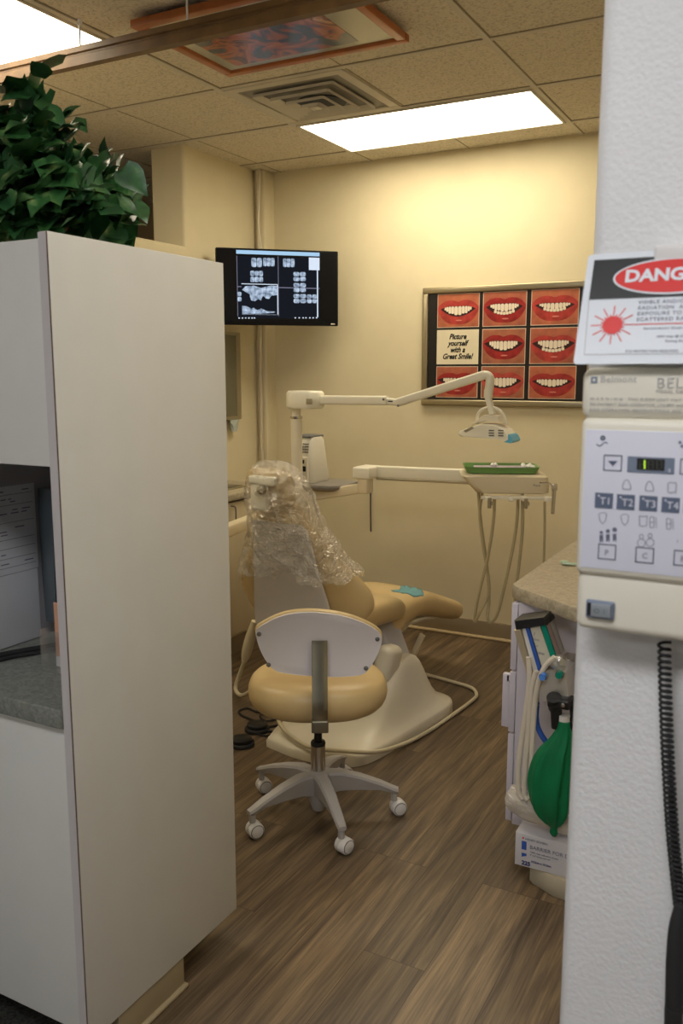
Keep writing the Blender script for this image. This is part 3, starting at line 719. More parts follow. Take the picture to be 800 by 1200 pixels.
c_ = L2(*yp(454, 778, 3.3)); bm = BM(); bx(bm, (c_.x-.045, c_.y-.06, c_.z-.085), (c_.x+.04, c_.y+.06, c_.z+.085), .034, 5, rot=Euler((math.radians(-10), math.radians(8), 0))); link('hinge_cover', bm, M_cream, t)
bm = BM(); bar(bm, L2(-1.60, 3.80, .285), L2(-1.66, 3.80, .15), .03, .02, .006); link('lever', bm, M_beige, t)
# seat and leg rest
bm = BM(); cushion(bm, interp([(-.06, .465, .20, .02, 0, .0), (-.04, .465, .25, .05, 0, .02), (.06, .475, .275, .072, 2, .035), (.20, .485, .278, .075, 0, .035), (.32, .480, .27, .072, -4, .025), (.42, .470, .25, .062, -10, .01), (.47, .455, .21, .04, -12, 0), (.48, .45, .16, .02, -12, 0)])); link('seat', bm, M_vinyl, t, smooth=80, sub=1)
bm = BM(); cushion(bm, interp([(.26, .25, .13, .02, 52, 0), (.29, .28, .20, .05, 50, 0), (.42, .385, .22, .07, 40, .0), (.52, .435, .22, .072, 20, 0), (.65, .445, .215, .070, -6, 0), (.80, .408, .20, .066, -16, 0), (.96, .355, .185, .060, -18, .0), (1.10, .308, .17, .052, -18, 0), (1.135, .298, .12, .022, -18, 0)])); link('leg_rest', bm, M_vinyl, t, smooth=80, sub=1)
bm = BM(); cushion(bm, [(.40, .27, .10, .012, 50, 0), (.46, .325, .17, .02, 40, 0), (.58, .368, .18, .02, 12, 0), (.76, .348, .16, .018, -12, 0), (.96, .305, .13, .012, -16, 0)]); link('leg_rest_shell', bm, M_ivory, t, smooth=80)
# backrest: wide at the hips, narrow at the shoulders, wings wrapping forward
BK = [(-.02, .42, .13, .02, 98, .0), (-.025, .45, .21, .04, 98, -.03), (-.035, .50, .29, .05, 100, -.04), (-.05, .58, .365, .05, 102, -.06), (-.07, .66, .36, .045, 103, -.06), (-.09, .73, .30, .042, 104, -.05), (-.11, .80, .22, .04, 105, -.05), (-.135, .90, .165, .04, 105, -.02), (-.155, .98, .125, .038, 105, -.01), (-.17, 1.03, .11, .02, 105, 0)]
bm = BM(); cushion(bm, interp(BK), e=.6); link('backrest', bm, M_vinyl, t, smooth=80, sub=1)
bm = BM()
SH = [(-.075, .40, .20, .006, 98, 0), (-.085, .46, .222, .008, 99, 0), (-.105, .60, .21, .01, 102, 0), (-.13, .72, .183, .01, 103, 0), (-.155, .84, .165, .01, 104, 0), (-.175, .92, .15, .009, 104, 0), (-.182, .945, .125, .005, 104, 0)]
cushion(bm, interp(SH, 3), e=.35); link('back_shell', bm, M_shell, t, smooth=60).location.x += .014
# headrest with its steel lever
bm = BM(); cushion(bm, interp([(-.185, 1.0, .07, .015, 105, 0), (-.19, 1.02, .10, .035, 104, -.01), (-.21, 1.08, .115, .042, 100, -.01), (-.215, 1.14, .11, .038, 95, 0), (-.215, 1.17, .075, .018, 90, 0)]), e=.5); hr = link('headrest', bm, M_vinyl, t, smooth=80, sub=1)
bm = BM(); bx(bm, (-.055, -.272, 1.0), (.03, -.235, 1.14), .012); bx(bm, (-.06, -.276, 1.105), (.075, -.235, 1.142), .01); link('headrest_bracket', bm, M_ivory, hr)
bm = BM(); lathe(bm, [(.0, 0), (.018, 0), (.021, .006), (.018, .02), (.006, .026)], (.02, -.272, 1.09), Vector((0, -1, 0)), 18); link('knob', bm, M_chrome, hr)
# side paddle and hose on the left
bm = BM(); p0 = L2(*yp(298, 728, 3.3)); p1 = L2(*yp(286, 775, 3.3)); tube(bm, [p0, p0.lerp(p1, .4), p0.lerp(p1, .8), p1], lambda q: .014+.012*math.sin(PI*min(1, q*1.05)), 12); link('armrest_paddle', bm, M_beige, t)
bm = BM(); tube(bm, [L2(*yp(289, 768, 3.32)), L2(*yp(280, 792, 3.32)), L2(*yp(276, 808, 3.3)), L2(*yp(284, 815, 3.25)), L2(*yp(300, 806, 3.2)), L2(*yp(315, 800, 3.2))], .010, 10); link('armrest_tube', bm, M_hose, t)

# clear film over the headrest
bm = BM(); rings = []; n = 96
FB = [(-.205, 1.20, .03, .02), (-.205, 1.19, .08, .04), (-.205, 1.15, .125, .06), (-.20, 1.08, .150, .078), (-.185, 1.0, .165, .085), (-.155, .92, .195, .09), (-.13, .85, .24, .095), (-.105, .79, .285, .10), (-.09, .74, .32, .105), (-.08, .71, .335, .11)]
FBi = [tuple(v) + tuple(w) for v, w in zip(smooth_path([(a, b, 0) for a, b, _, _ in FB], 6), smooth_path([(c, d, 0) for _, _, c, d in FB], 6))]
for i, (y, z, _, hw_, th, _) in enumerate(FBi):
    k = i/(len(FBi)-1); ring = []
    for j in range(n):
        a = 2*PI*j/n; c_, s_ = math.cos(a), math.sin(a)
        x = hw_*math.copysign(abs(c_)**.7, c_); yy = th*math.copysign(abs(s_)**.8, s_)
        nz = noise.noise(Vector((x*14, z*9+3, s_*2)))*.016*(.3+k) + noise.noise(Vector((x*40, z*24, s_*3+8)))*.007 + (abs(noise.noise(Vector((x*17+z*9, z*13, s_*2+20))))-.2)*.035*(.4+k) + (abs(noise.noise(Vector((x*38-z*20, z*30, s_*2+40))))-.2)*.014
        p = Vector((x*(1+nz*2)+.035*math.sin(PI*min(1, k*1.2)), y+yy+nz*(1.6 if s_ < 0 else 1), z + k**3*(.018*math.sin(3*a+1)+.014*math.sin(7*a)) + k**3*(.015 if x > 0 else -.03)))
        if yy > 0 and k > .3: p.y += .03*k
        if p.x < 0: p.x *= 1-.24*k*k
        ring.append(p)
    rings.append(ring)
loft(bm, rings, caps=False)
bm.faces.new([v for v in list(bm.verts)[:n]])
bmesh.ops.triangulate(bm, faces=bm.faces)
tt = thing('headrest_cover', O, 'crinkled clear plastic film cover draped over the dental chair headrest', 'plastic cover', rz=-TH, local=True)
link('film', bm, M_film, tt, smooth=14)

# teal cloth on the seat edge
bm = BM(); pts = []
N_ = 10
A = Vector((-1.59, 3.45, .578)); ex = Matrix.Rotation(-TH, 3, 'Z') @ Vector((1, 0, 0)); ey = Matrix.Rotation(-TH, 3, 'Z') @ Vector((0, 1, 0))
grid = []
for i in range(N_+1):
    row = []
    for j in range(N_+1):
        u, v = i/N_, j/N_
        p = A + ex*(u*.12-.02+.02*math.sin(v*4)) + ey*(v*.10) + Vector((0, 0, .008+.012*noise.noise(Vector((u*5, v*5, 1))) - .035*max(0, u-.7)))
        row.append(bm.verts.new(p))
    grid.append(row)
for i in range(N_):
    for j in range(N_): bm.faces.new((grid[i][j], grid[i+1][j], grid[i+1][j+1], grid[i][j+1]))
o = tag(link('cloth', bm, M_cloth, None, smooth=80), 'crumpled teal cloth lying on the dental chair seat edge', 'cloth')
sm = o.modifiers.new('t', 'SOLIDIFY'); sm.thickness = .004

# ================================================================== OPERATOR STOOL
S = Vector((-1.442, 2.500, 0)); RZ = math.radians(30)
t = thing('stool', S, 'rolling operator stool with tan seat, white backrest board and five casters', 'stool', rz=RZ, local=True)
bm = BM()
prof = []
def ring_seat(sx, sy, z): return [Vector((sx*math.copysign(abs(math.cos(a))**.74, math.cos(a)), sy*math.copysign(abs(math.sin(a))**.9, math.sin(a)), z)) for a in [2*PI*j/40 for j in range(40)]]
loft(bm, [ring_seat(a, b, z) for a, b, z in ((.12, .11, .405), (.18, .165, .408), (.222, .195, .422), (.242, .21, .452), (.242, .21, .49), (.225, .195, .520), (.18, .155, .532), (.08, .07, .535))]); link('seat', bm, M_vinyl, t, smooth=80, sub=1)
bm = BM(); bx(bm, (-.08, -.09, .384), (.08, .09, .408), .004); link('seat_plate', bm, M_greyd, t)
# backrest
poly = [(100, 255), (104, 285), (115, 320), (132, 352), (155, 378), (190, 388), (250, 395), (330, 400), (400, 397), (425, 385), (447, 350), (462, 315), (468, 285), (462, 262), (440, 242), (400, 220), (350, 202), (300, 193), (250, 190), (200, 195), (160, 208), (125, 228), (105, 243)]
sc_ = .00102; BZ = .69; BYL = -.20
poly = [((x-284)*sc_*1.09+.004, -(y-293)*sc_*1.02) for x, y in poly]
pp = [(v.x, v.y) for v in smooth_path([(x, y, 0) for x, y in poly]+[(poly[0][0], poly[0][1], 0)], 3)[:-1]]
def curved(bm, pts, lv):      # lv: list of (scale, y offset)
    loft(bm, [[Vector((x*s, BYL+dy+.28*(x*s)**2, BZ+z*s)) for x, z in pts] for s, dy in lv])
bm = BM(); curved(bm, pp, [(.97, 0), (.985, -.001), (.99, .003), (.985, .009)]); bb = link('backrest_board', bm, M_board, t, smooth=30)
bm = BM(); curved(bm, [(x, z+.004) for x, z in pp], [(.985, .010), (1.004, .016), (1.006, .026), (.985, .038), (.90, .048), (.75, .053), (.3, .056)]); link('backrest_cushion', bm, M_vinyl, t, smooth=70)
for x, z in ((112, 260), (453, 280), (138, 360), (420, 374)):
    X = (x-284)*sc_*1.09+.004; Z = BZ-(z-293)*sc_; Yl = BYL+.28*X*X
    bm = BM(); lathe(bm, [(0, 0), (.0075, 0), (.0075, .002), (.004, .004), (.0, .0045)][::1], (X, Yl-.0005, Z), Vector((0, -1, 0)), 14); link('screw', bm, M_greyd, bb)
bm = BM(); sweep(bm, [(.006, BYL-.006, .705), (.006, BYL-.010, .68), (.006, BYL-.025, .62), (.006, BYL-.048, .55), (.006, BYL-.058, .49), (.006, BYL-.05, .445), (.006, BYL-.02, .405), (.006, -.12, .396), (.006, 0, .396)], .05, .006); link('back_bar', bm, mat('olive_steel', (.36, .34, .26), .22, metal=1), t)
bm = BM(); bx(bm, (-.021, BYL-.062, .415), (.033, BYL-.025, .455), .004); link('bar_bracket', bm, mat('olive_steel2', (.28, .26, .2), .35, metal=.9), t)
# gas lift and star base
bm = BM(); cyl(bm, (0, 0, .255), (0, 0, .38), .014, n=20); lathe(bm, [(.024, .275), (.026, .27), (.026, .262), (.02, .258)], n=24); link('piston', bm, M_black, t)
bm = BM(); cyl(bm, (0, 0, .15), (0, 0, .266), .0255, n=28); link('lift_column', bm, M_chrome, t)
bm = BM(); lathe(bm, [(.02, .02), (.033, .055), (.036, .12), (.046, .145), (.046, .162), (.028, .170)], n=28); link('hub', bm, M_grey, t)
bm = BM(); cyl(bm, (0, 0, .03), (0, 0, .06), .012, n=16); link('lift_tip', bm, M_greyd, t)
base_ang = 244-30
for k in range(5):
    a = math.radians(base_ang+72*k); dv = Vector((math.cos(a), math.sin(a), 0)); sd = Vector((-dv.y, dv.x, 0))
    bm = BM(); rings = []
    for q, zt, zb, w1, w2 in ((.03, .165, .085, .026, .02), (.08, .166, .098, .024, .018), (.15, .150, .100, .021, .015), (.22, .126, .098, .018, .013), (.265, .106, .086, .017, .012), (.283, .100, .086, .014, .01)):
        rings.append([dv*q+sd*x+Vector((0, 0, z)) for x, z in ((-w2, zb), (w2, zb), (w1, zt-.008), (w1*.75, zt), (-w1*.75, zt), (-w1, zt-.008))])
    loft(bm, rings); lg = link('leg', bm, M_grey, t, smooth=35)
    bm = BM(); cyl(bm, dv*.268+Vector((0, 0, .055)), dv*.268+Vector((0, 0, .10)), .011, n=16); link('caster_stem', bm, M_grey, lg)
    ca = {0: -62, 1: -48, 2: -72, 3: -60, 4: -66}[k]; ca = math.radians(ca); cv = Vector((math.cos(ca), math.sin(ca), 0)); c0 = dv*.272+Vector((0, 0, .0275))+Vector((-cv.y, cv.x, 0))*.012
    bm = BM(); lathe(bm, [(.0, -.024), (.021, -.0235), (.0262, -.02), (.0272, -.012), (.0272, -.004), (.024, -.003), (.024, .003), (.0272, .004), (.0272, .012), (.0262, .02), (.021, .0235), (0, .024)], c0, cv, 26)
    cs = link('caster', bm, M_white, t, smooth=35)
    bm = BM(); lathe(bm, [(.0215, .0), (.0232, .0), (.0232, .0042), (.0215, .0042), (.0215, .0)], c0+cv*.0200, cv, 24, False); link('caster_ring', bm, M_greyd, cs)

# foot pedals and cords
fp = None
for (px, py, lab) in ((283, 868, 'black round foot pedal nearest the white hutch panel'), (301, 851, 'black round foot pedal beside the dental chair base')):
    p = zp(px, py, .02)
    if fp is None:
        fp = thing('foot_pedal', (p.x, p.y, 0), lab, 'foot pedal', group='black foot pedals')
        bm = BM(); lathe(bm, [(.050, 0), (.054, .004), (.054, .014), (.046, .018)], (p.x, p.y, 0), n=30); link('pedal_base', bm, M_rubber, fp)
        bm = BM(); lathe(bm, [(.044, .018), (.046, .022), (.044, .032), (.03, .037), (.0, .038)], (p.x, p.y, 0), n=30); link('pedal_cap', bm, M_black, fp)
    else:
        q = copy_tree(fp); q.location = (p.x, p.y, 0); q['label'] = lab
bm = BM(); tube(bm, [zp(300, 845, .02), zp(292, 842, .006), zp(283, 838, .005), zp(280, 833, .005), zp(290, 830, .005), zp(305, 835, .005), zp(322, 829, .008), zp(305, 838, .012), zp(312, 845, .006), zp(330, 842, .006), zp(345, 846, .006)], .0045, 8)
tag(link('pedal_cord', bm, M_rubber), 'looped thin black cord on the floor behind the foot pedals', 'cord')
bm = BM(); tube(bm, [zp(316, 852, .03), zp(330, 850, .02), zp(325, 858, .012), zp(312, 856, .008)], .006, 8); tube(bm, [zp(296, 858, .01), zp(310, 862, .006), zp(322, 860, .006)], .004, 8)
tag(link('pedal_cord', bm, M_rubber), 'short black cord beside the tip of the cream chair base', 'cord')
# beige hose round the chair base
bm = BM()
hp = [(325, 838, .10), (329, 850, .09), (343, 864, .075), (365, 876, .065), (400, 880, .062), (440, 881, .07), (470, 873, .02), (500, 858, .009), (530, 838, .009), (553, 821, .009), (558, 814, .009), (552, 806, .009), (530, 799, .009), (505, 792, .009), (490, 788, .009)]
tube(bm, [zp(*q) for q in hp], .009, 10); tag(link('floor_hose', bm, M_hose), 'beige hose looping on the floor around the dental chair base', 'hose')

# ================================================================== UNIT ARMS, LAMP, TRAY
t = thing('dental_lamp', (-2.31, 3.8, .5), 'cream articulated dental operating light on a post over the chair', 'dental light')
bm = BM(); cyl(bm, (-2.31, 3.8, .5), (-2.31, 3.8, 1.335), .029, n=28); link('post', bm, M_cream, t)
bm = BM(); lathe(bm, [(.0295, 1.318), (.0315, 1.32), (.0315, 1.33), (.0295, 1.332)], (-2.31, 3.8, 0), n=28); link('post_ring', bm, M_chrome, t)
bm = BM(); cyl(bm, (-2.31, 3.8, 1.33), (-2.31, 3.8, 1.385), .022, n=24); link('post_neck', bm, M_cream, t)
bm = BM(); prism(bm, [(x, -y) for x, y in rrect(.196, .13, .06, 8)][::-1], (-2.258, 3.8, 1.372), (1, 0, 0), (0, 1, 0), .088, .012); hb = link('swivel_housing', bm, M_ivory, t, smooth=50)
bm = BM(); bx(bm, (-2.215, 3.7335, 1.395), (-2.18, 3.74, 1.425), .003); link('label_plate', bm, M_steel, hb)
bm = BM(); bar(bm, (-2.165, 3.8, 1.416), (-1.80, 3.8, 1.418), .04, .044, .01); link('lower_arm', bm, M_ivory, t)
bm = BM(); bar(bm, (-1.815, 3.8, 1.417), (-1.735, 3.8, 1.408), .032, .032, .008); jt = link('joint', bm, M_ivory, t)
bm = BM(); bx(bm, (-1.79, 3.782, 1.412), (-1.765, 3.785, 1.418), .002); link('slot', bm, M_black, jt)
for x, z in ((-1.812, 1.424), (-1.735, 1.395)):
    bm = BM(); lathe(bm, [(0, 0), (.006, 0), (.006, .003), (0, .004)], (x, 3.782, z), Vector((0, -1, 0)), 12); link('bolt', bm, M_greyd, jt)
bm = BM(); bar(bm, (-1.745, 3.8, 1.410), (-1.315, 3.8, 1.541), .034, .040, .01); link('upper_arm', bm, M_ivory, t)
bm = BM(); tube(bm, [(-1.33, 3.8, 1.538), (-1.305, 3.8, 1.538), (-1.292, 3.8, 1.518), (-1.297, 3.8, 1.46)], .020, 14); link('elbow', bm, M_ivory, t)
bm = BM(); bar(bm, (-1.298, 3.8, 1.475), (-1.298, 3.8, 1.44), .034, .034, .008); bar(bm, (-1.302, 3.8, 1.45), (-1.275, 3.8, 1.365), .026, .030, .006); link('drop_arm', bm, M_ivory, t)
bm = BM()
ya = [yp(559, 497, 3.8), yp(560, 485, 3.8), yp(567, 479, 3.8), yp(576, 477.5, 3.8), yp(585, 481, 3.8), yp(591, 489, 3.8), yp(593, 498, 3.8)]
tube(bm, ya, .007, 10); link('yoke', bm, M_ivory, t)
bm = BM()
def lp(l): return [(q.x, q.z) for q in [yp(x, y, 3.8) for x, y in l]]
hd = lp([(541, 508), (543, 504), (556, 500), (568, 496), (585, 497), (596, 503), (602, 511), (605, 516), (600, 517), (585, 514), (560, 512), (545, 511)])
prism(bm, hd[::-1], (0, 3.86, 0), (1, 0, 0), (0, 0, 1), .12, .012); lh = link('lamp_head', bm, M_ivory, t, smooth=50)
bm = BM(); hd2 = lp([(600, 508), (603, 510), (606, 516), (603, 518.5), (595, 517), (600, 514)]); prism(bm, hd2[::-1], (0, 3.85, 0), (1, 0, 0), (0, 0, 1), .112); link('blue_grip', bm, M_lblue, lh)
bm = BM(); prism(bm, lp([(555, 497), (570, 486), (586, 487), (590, 494), (570, 493)])[::-1], (0, 3.84, 0), (1, 0, 0), (0, 0, 1), .08, .006); link('top_housing', bm, M_cream, lh)
bm = BM()
for k in range(3):
    for a, b in ((571, 577), (582, 588)):
        p = yp(a, 504.5+k*3-.5, 3.72); q = yp(b, 506+k*3-.5, 3.72); bx(bm, (p.x, 3.7370, q.z), (q.x, 3.742, p.z))
link('vent_slot', bm, M_greyd, lh)
bm = BM(); prism(bm, lp([(548, 504), (558, 499), (561, 501), (551, 506)])[::-1], (0, 3.742, 0), (1, 0, 0), (0, 0, 1), .003); link('handle_recess', bm, M_steel, lh)

# side table with unit arm, carrying the curing machine
t = thing('unit_table', (-2.25, 3.95, .95), 'grey instrument shelf with bent cream arm beside the lamp post', 'shelf')
bm = BM(); pl = [(-2.42, 3.84), (-2.14, 3.84), (-2.08, 3.90), (-2.10, 4.08), (-2.14, 4.12), (-2.42, 4.12)]
prism(bm, pl, (0, 0, .962), (1, 0, 0), (0, 1, 0), .018, .004); link('shelf_top', bm, M_greyd if False else mat('shelf_grey', (.24, .22, .19), .45), t)
bm = BM(); loft(bm, [[(x*.9+(-2.3)*.1, y*.9+3.98*.1, .948) for x, y in pl], [(x, y, .961) for x, y in pl]]); link('shelf_underside', bm, mat('under_grey', (.34, .31, .26), .5), t)
bm = BM(); bar(bm, (-2.42, 3.90, .885), (-1.965, 3.90, .976), .045, .052, .008); link('arm', bm, M_beige, t)
bm = BM(); bx(bm, (-2.0, 3.868, .946), (-1.94, 3.94, 1.055), .01); link('riser', bm, M_beige, t)
t = thing('curing_machine', (-2.29, 3.98, .981), 'white boxy dental machine with black socket standing on the grey shelf', 'machine')
bm = BM(); rings = []
for z, x0, x1, y0, y1 in ((.981, -2.405, -2.262, 3.865, 4.06), (1.0, -2.41, -2.258, 3.86, 4.065), (1.10, -2.40, -2.265, 3.872, 4.05), (1.20, -2.39, -2.272, 3.885, 4.035), (1.218, -2.385, -2.28, 3.90, 4.025)):
    rings.append([((x0+x1)/2+a, (y0+y1)/2+b, z) for a, b in rrect(x1-x0, y1-y0, .03, 5)])
loft(bm, rings); link('body', bm, mat('machine_white', (.72, .69, .58), .35), t, smooth=50)
bm = BM(); bx(bm, (-2.388, 3.89, 1.215), (-2.28, 4.03, 1.227), .006); link('lid', bm, M_greyd, t)
bm = BM(); bx(bm, (-2.365, 3.852, .99), (-2.278, 3.868, 1.12), .008); rp = link('rear_panel', bm, M_ivory, t)
bm = BM(); bx(bm, (-2.318, 3.848, 1.085), (-2.297, 3.854, 1.105), .002); link('switch', bm, M_black, rp)
bm = BM(); bx(bm, (-2.320, 3.846, 1.045), (-2.288, 3.854, 1.072), .002); link('socket', bm, M_black, rp)
bm = BM()
for i in range(3):
    for j in range(4): bx(bm, (-2.318+i*.013, 3.868+j*.0016, 1.14+j*.014), (-2.312+i*.013, 3.876+j*.0016, 1.146+j*.014))
link('vent_hole', bm, M_greyd, t, kind='stuff')
bm = BM(); tube(bm, [(-2.304, 3.842, 1.058), (-2.304, 3.825, 1.03), (-2.285, 3.81, .985), (-2.255, 3.82, .945), (-2.235, 3.84, .90), (-2.24, 3.90, .80)], .006, 9)
tag(link('power_cord', bm, M_rubber), 'black power cord running from the white machine down past the shelf', 'cord')
# left assistant arm
bm = BM(); bar(bm, zp(240, 632, .86), zp(318, 601, .86), .05, .055, .01)
tag(link('support_arm', bm, M_beige, None), 'beige horizontal arm between the white hutch and the chair headrest', 'arm')

# delivery tray on a long arm
t = thing('delivery_unit', (-1.22, 3.95, 1.05), 'cream dental delivery tray unit on a long horizontal arm with handpiece holders', 'delivery unit')
bm = BM(); bar(bm, (-2.0, 3.97, 1.052), (-1.41, 3.97, 1.060), .05, .058, .006); link('arm', bm, M_ivory, t)
bm = BM(); bar(bm, (-1.93, 3.97, 1.018), (-1.35, 3.97, 1.026), .045, .012, .003); link('arm_underside', bm, M_steel, t)
bm = BM(); bx(bm, (-2.022, 3.86, 1.022), (-1.925, 4.005, 1.082), .01); link('swivel', bm, M_ivory, t)
RT = Matrix.Translation((-1.235, 3.87, 0)) @ Matrix.Rotation(math.radians(24), 4, 'Z') @ Matrix.Translation((1.235, -3.96, 0))
bm = BM()
rings = []
for z, x0, x1, y0, y1 in ((1.010, -1.35, -1.06, 3.86, 4.06), (1.016, -1.37, -1.045, 3.84, 4.08), (1.05, -1.40, -1.045, 3.83, 4.09), (1.088, -1.435, -1.05, 3.83, 4.09), (1.098, -1.42, -1.065, 3.84, 4.08)):
    rings.append([((x0+x1)/2+a, (y0+y1)/2+b, z) for a, b in rrect(x1-x0, y1-y0, .035, 5)])
loft(bm, rings); bm.transform(RT); link('console', bm, M_beige, t, smooth=45)
bm = BM(); bar(bm, (-1.35, 3.815, .998), (-1.04, 3.815, .998), .016, .014, .004); bm.transform(RT); link('holder_rail', bm, M_ivory, t)
for x in (-1.32, -1.22, -1.16, -1.06):
    bm = BM(); bx(bm, (x-.012, 3.79, .985), (x+.012, 3.845, 1.006), .004); bm.transform(RT); link('holder', bm, M_ivory, t)
for x in (-1.315, -1.155):
    bm = BM(); cyl(bm, (x, 3.79, .955), (x, 3.785, 1.0), .008, n=14); tube(bm, [(x, 3.788, .96), (x+.012, 3.78, .975), (x+.004, 3.775, .99)], .003, 6); bm.transform(RT); link('handpiece', bm, M_steel, t)
bm = BM(); cyl(bm, (-1.035, 3.80, .93), (-1.033, 3.795, 1.04), .008, .010, 16); tube(bm, [(-1.033, 3.795, 1.03), (-1.055, 3.79, 1.068), (-1.10, 3.785, 1.072)], .0035, 8); bx(bm, (-1.045, 3.787, 1.035), (-1.02, 3.807, 1.065), .004); bm.transform(RT); link('air_water_syringe', bm, M_chrome, t)
HY = 3.79
hoses = [[(566, 572), (562, 600), (566, 640), (573, 690), (563, 715), (556, 728), (560, 700), (571, 655), (578, 610), (579, 585)],
         [(560, 573), (563, 610), (570, 660), (573, 700), (571, 722), (575, 729), (584, 715), (598, 655), (605, 615), (607, 582)],
         [(612, 572), (612, 620), (607, 670), (603, 700), (603, 730), (608, 760)],
         [(638, 588), (638, 620), (637, 660), (637, 710)]]
for i, h in enumerate(hoses):
    bm = BM(); tube(bm, [yp(x, y, HY+(.03 if (j < 4 and i < 2) else 0)+.01*i) for j, (x, y) in enumerate(h)], .0075 if i < 3 else .006, 9); link('hose', bm, mat('tan_hose', (.43, .36, .20), .45), t)
bm = BM(); p_ = RT @ Vector((-1.12, 3.828, 1.048)); text_obj('lettering', 'Pure', .016, p_, (math.cos(math.radians(24)), math.sin(math.radians(24)), 0), (0, 0, 1), M_greyd, t); bm.free()
# tray on top
t = thing('instrument_tray', (-1.25, 3.97, 1.102), 'green plastic instrument tray on the cream delivery unit', 'tray')
bm = BM(); rings = []
for s, z in ((.93, 1.102), (1.0, 1.128), (1.01, 1.13), (.985, 1.129), (.91, 1.108)): rings.append([(-1.255+x*s, 3.955+y*s, z) for x, y in rrect(.335, .21, .03, 5)])
loft(bm, rings); bm.transform(RT); link('tray', bm, M_green, t, smooth=40)
bm = BM(); loft(bm, [[(-1.255+x*s, 3.955+y*s, z) for x, y in rrect(.24, .16, .02, 4)] for s, z in ((1, 1.1085), (.98, 1.120))]); bm.transform(RT); link('tray_liner', bm, mat('lilac_liner', (.42, .36, .40), .8), t)
bm = BM()
for k in range(9): 
    x = -1.24+rnd.choice((-.05, .12, .10, .13))+rnd.uniform(-.02, .02); y = 3.89+rnd.uniform(0, .10); lathe(bm, [(.0, 0), (.009, 0), (.012, .008), (.007, .014), (0, .017)], (x, y, 1.121), n=9)
bm.transform(RT); tag(link('cotton', bm, M_white), 'white cotton pieces lying in the green tray', 'cotton', kind='stuff')

# ================================================================== RIGHT COUNTER
CY = 2.60
t = thing('drawer_cabinet', (-.4, 3.5, 0), 'white laminate drawer cabinet under the right hand counter', 'cabinet')
bm = BM(); bx(bm, (-.77, CY, .09), (.45, 4.70, .838), .002); link('carcass', bm, M_lam if False else mat('cool_lit_laminate', (.60, .57, .64), .4), t)  # white laminate with the cooler light's tint put into its colour
bm = BM(); bx(bm, (-.70, CY+.05, 0), (.45, 4.68, .09)); link('toe_kick', bm, M_base, t)
M_lamcool = MATS['cool_lit_laminate']
for y0, y1 in ((CY, 3.28), (3.29, 3.98), (3.99, 4.69)):
    for z0, z1, hz in ((.615, .832, .0), (.405, .607, .49), (.10, .397, .0)):
        bm = BM(); bx(bm, (-.792, y0, z0), (-.772, y1, z1), .002); d = link('drawer', bm, M_lamcool, t)
        if hz or y0 > CY:
            bm = BM(); bx(bm, (-.825, y0+.03, z0-.0), (-.80, y0+.05, z1-.02), .004); bx(bm, (-.81, y0+.03, z1-.045), (-.79, y0+.05, z1-.025)); link('handle', bm, M_lamcool, d)
t = None
bm = BM(); pc = [(-.805, 2.64), (-.78, 2.605), (-.56, 2.445), (-.30, 2.40), (.45, 2.40), (.45, 4.76), (-.805, 4.76)]
prism(bm, pc, (0, 0, .842), (1, 0, 0), (0, 1, 0), .042, .006); tag(link('countertop', bm, M_stoneb), 'beige speckled laminate counter at the right with an angled corner', 'countertop')
t = thing('clear_clip', (-.77, 3.0, .885), 'small pale green plastic clip on the beige right counter', 'clip')
p = zp(664, 661, .89)
bm = BM(); bar(bm, zp(659, 660, .892), zp(676, 661, .892), .02, .006, .002); lathe(bm, [(.006, 0), (.014, .002), (.014, .008), (.006, .01)], zp(661, 660, .888), n=16); link('clip', bm, mat('pale_green', (.42, .58, .45), .3), t)

# ================================================================== GAS MIXER STAND
GY = 2.47
t = thing('gas_mixer', tuple(yp(640, 800, GY)), 'nitrous oxide flowmeter with blue and green tubes hung beside the right counter', 'gas mixer')
def gp(l, y=GY): return [(q.x, q.z) for q in [yp(a, b, GY) for a, b in l]]
def gpr(name, l, y, d, m, parent, bev=0, sm=45):
    b = BM(); prism(b, gp(l), (0, y, 0), (1, 0, 0), (0, 0, 1), d, bev); return link(name, b, m, parent, smooth=sm)
hs = gpr('flowmeter_housing', [(657, 768), (632, 782), (624, 786), (608, 733), (643, 727)], GY+.05, .07, mat('housing_grey', (.33, .32, .30), .4), t, .004)
gpr('cap', [(645, 729), (608, 735), (606, 724), (641, 719.5)], GY+.055, .09, M_black, t, .004)
gpr('side_rail', [(627, 786), (621, 786), (606, 735), (613, 734)], GY-.015, .02, mat('gold_rail', (.60, .52, .36), .3, metal=.6), t, .002)
gpr('tube_channel', [(634, 784), (628, 786), (614, 733), (619, 732.5)], GY-.019, .006, M_white, t)
gpr('blue_tube', [(637, 782), (633.5, 783.5), (618.5, 732.5), (622.5, 732)], GY-.019, .010, M_blue, t)
gpr('label', [(650, 775), (638, 780), (623.5, 732), (635, 730)], GY-.019, .007, mat('label_cream', (.58, .56, .46), .5), t)
gpr('green_tube', [(654, 766), (648, 768), (636.5, 730), (642, 729)], GY-.019, .010, M_teal, t)
gpr('side_rail', [(659, 765), (655, 766), (642.5, 729), (646, 728.5)], GY-.015, .012, mat('brown_rail', (.20, .14, .12), .3), t)
for s, (a, b), z in (('1', (629, 742), .016), ('MODEL', (628, 747), .007), ('20', (632, 755), .008), ('SERIES', (633, 763), .009)):
    p = yp(a, b, GY); text_obj('lettering', s, z, (p.x-.006, GY-.0262, p.z), (1, 0, -.08), (.28, 0, 1), M_ink, t)
gpr('manifold', [(672, 817), (640, 819), (635, 800), (632, 786), (655, 779), (668, 782)], GY+.06, .10, mat('nickel', (.62, .59, .52), .3, metal=.5), t, .006)
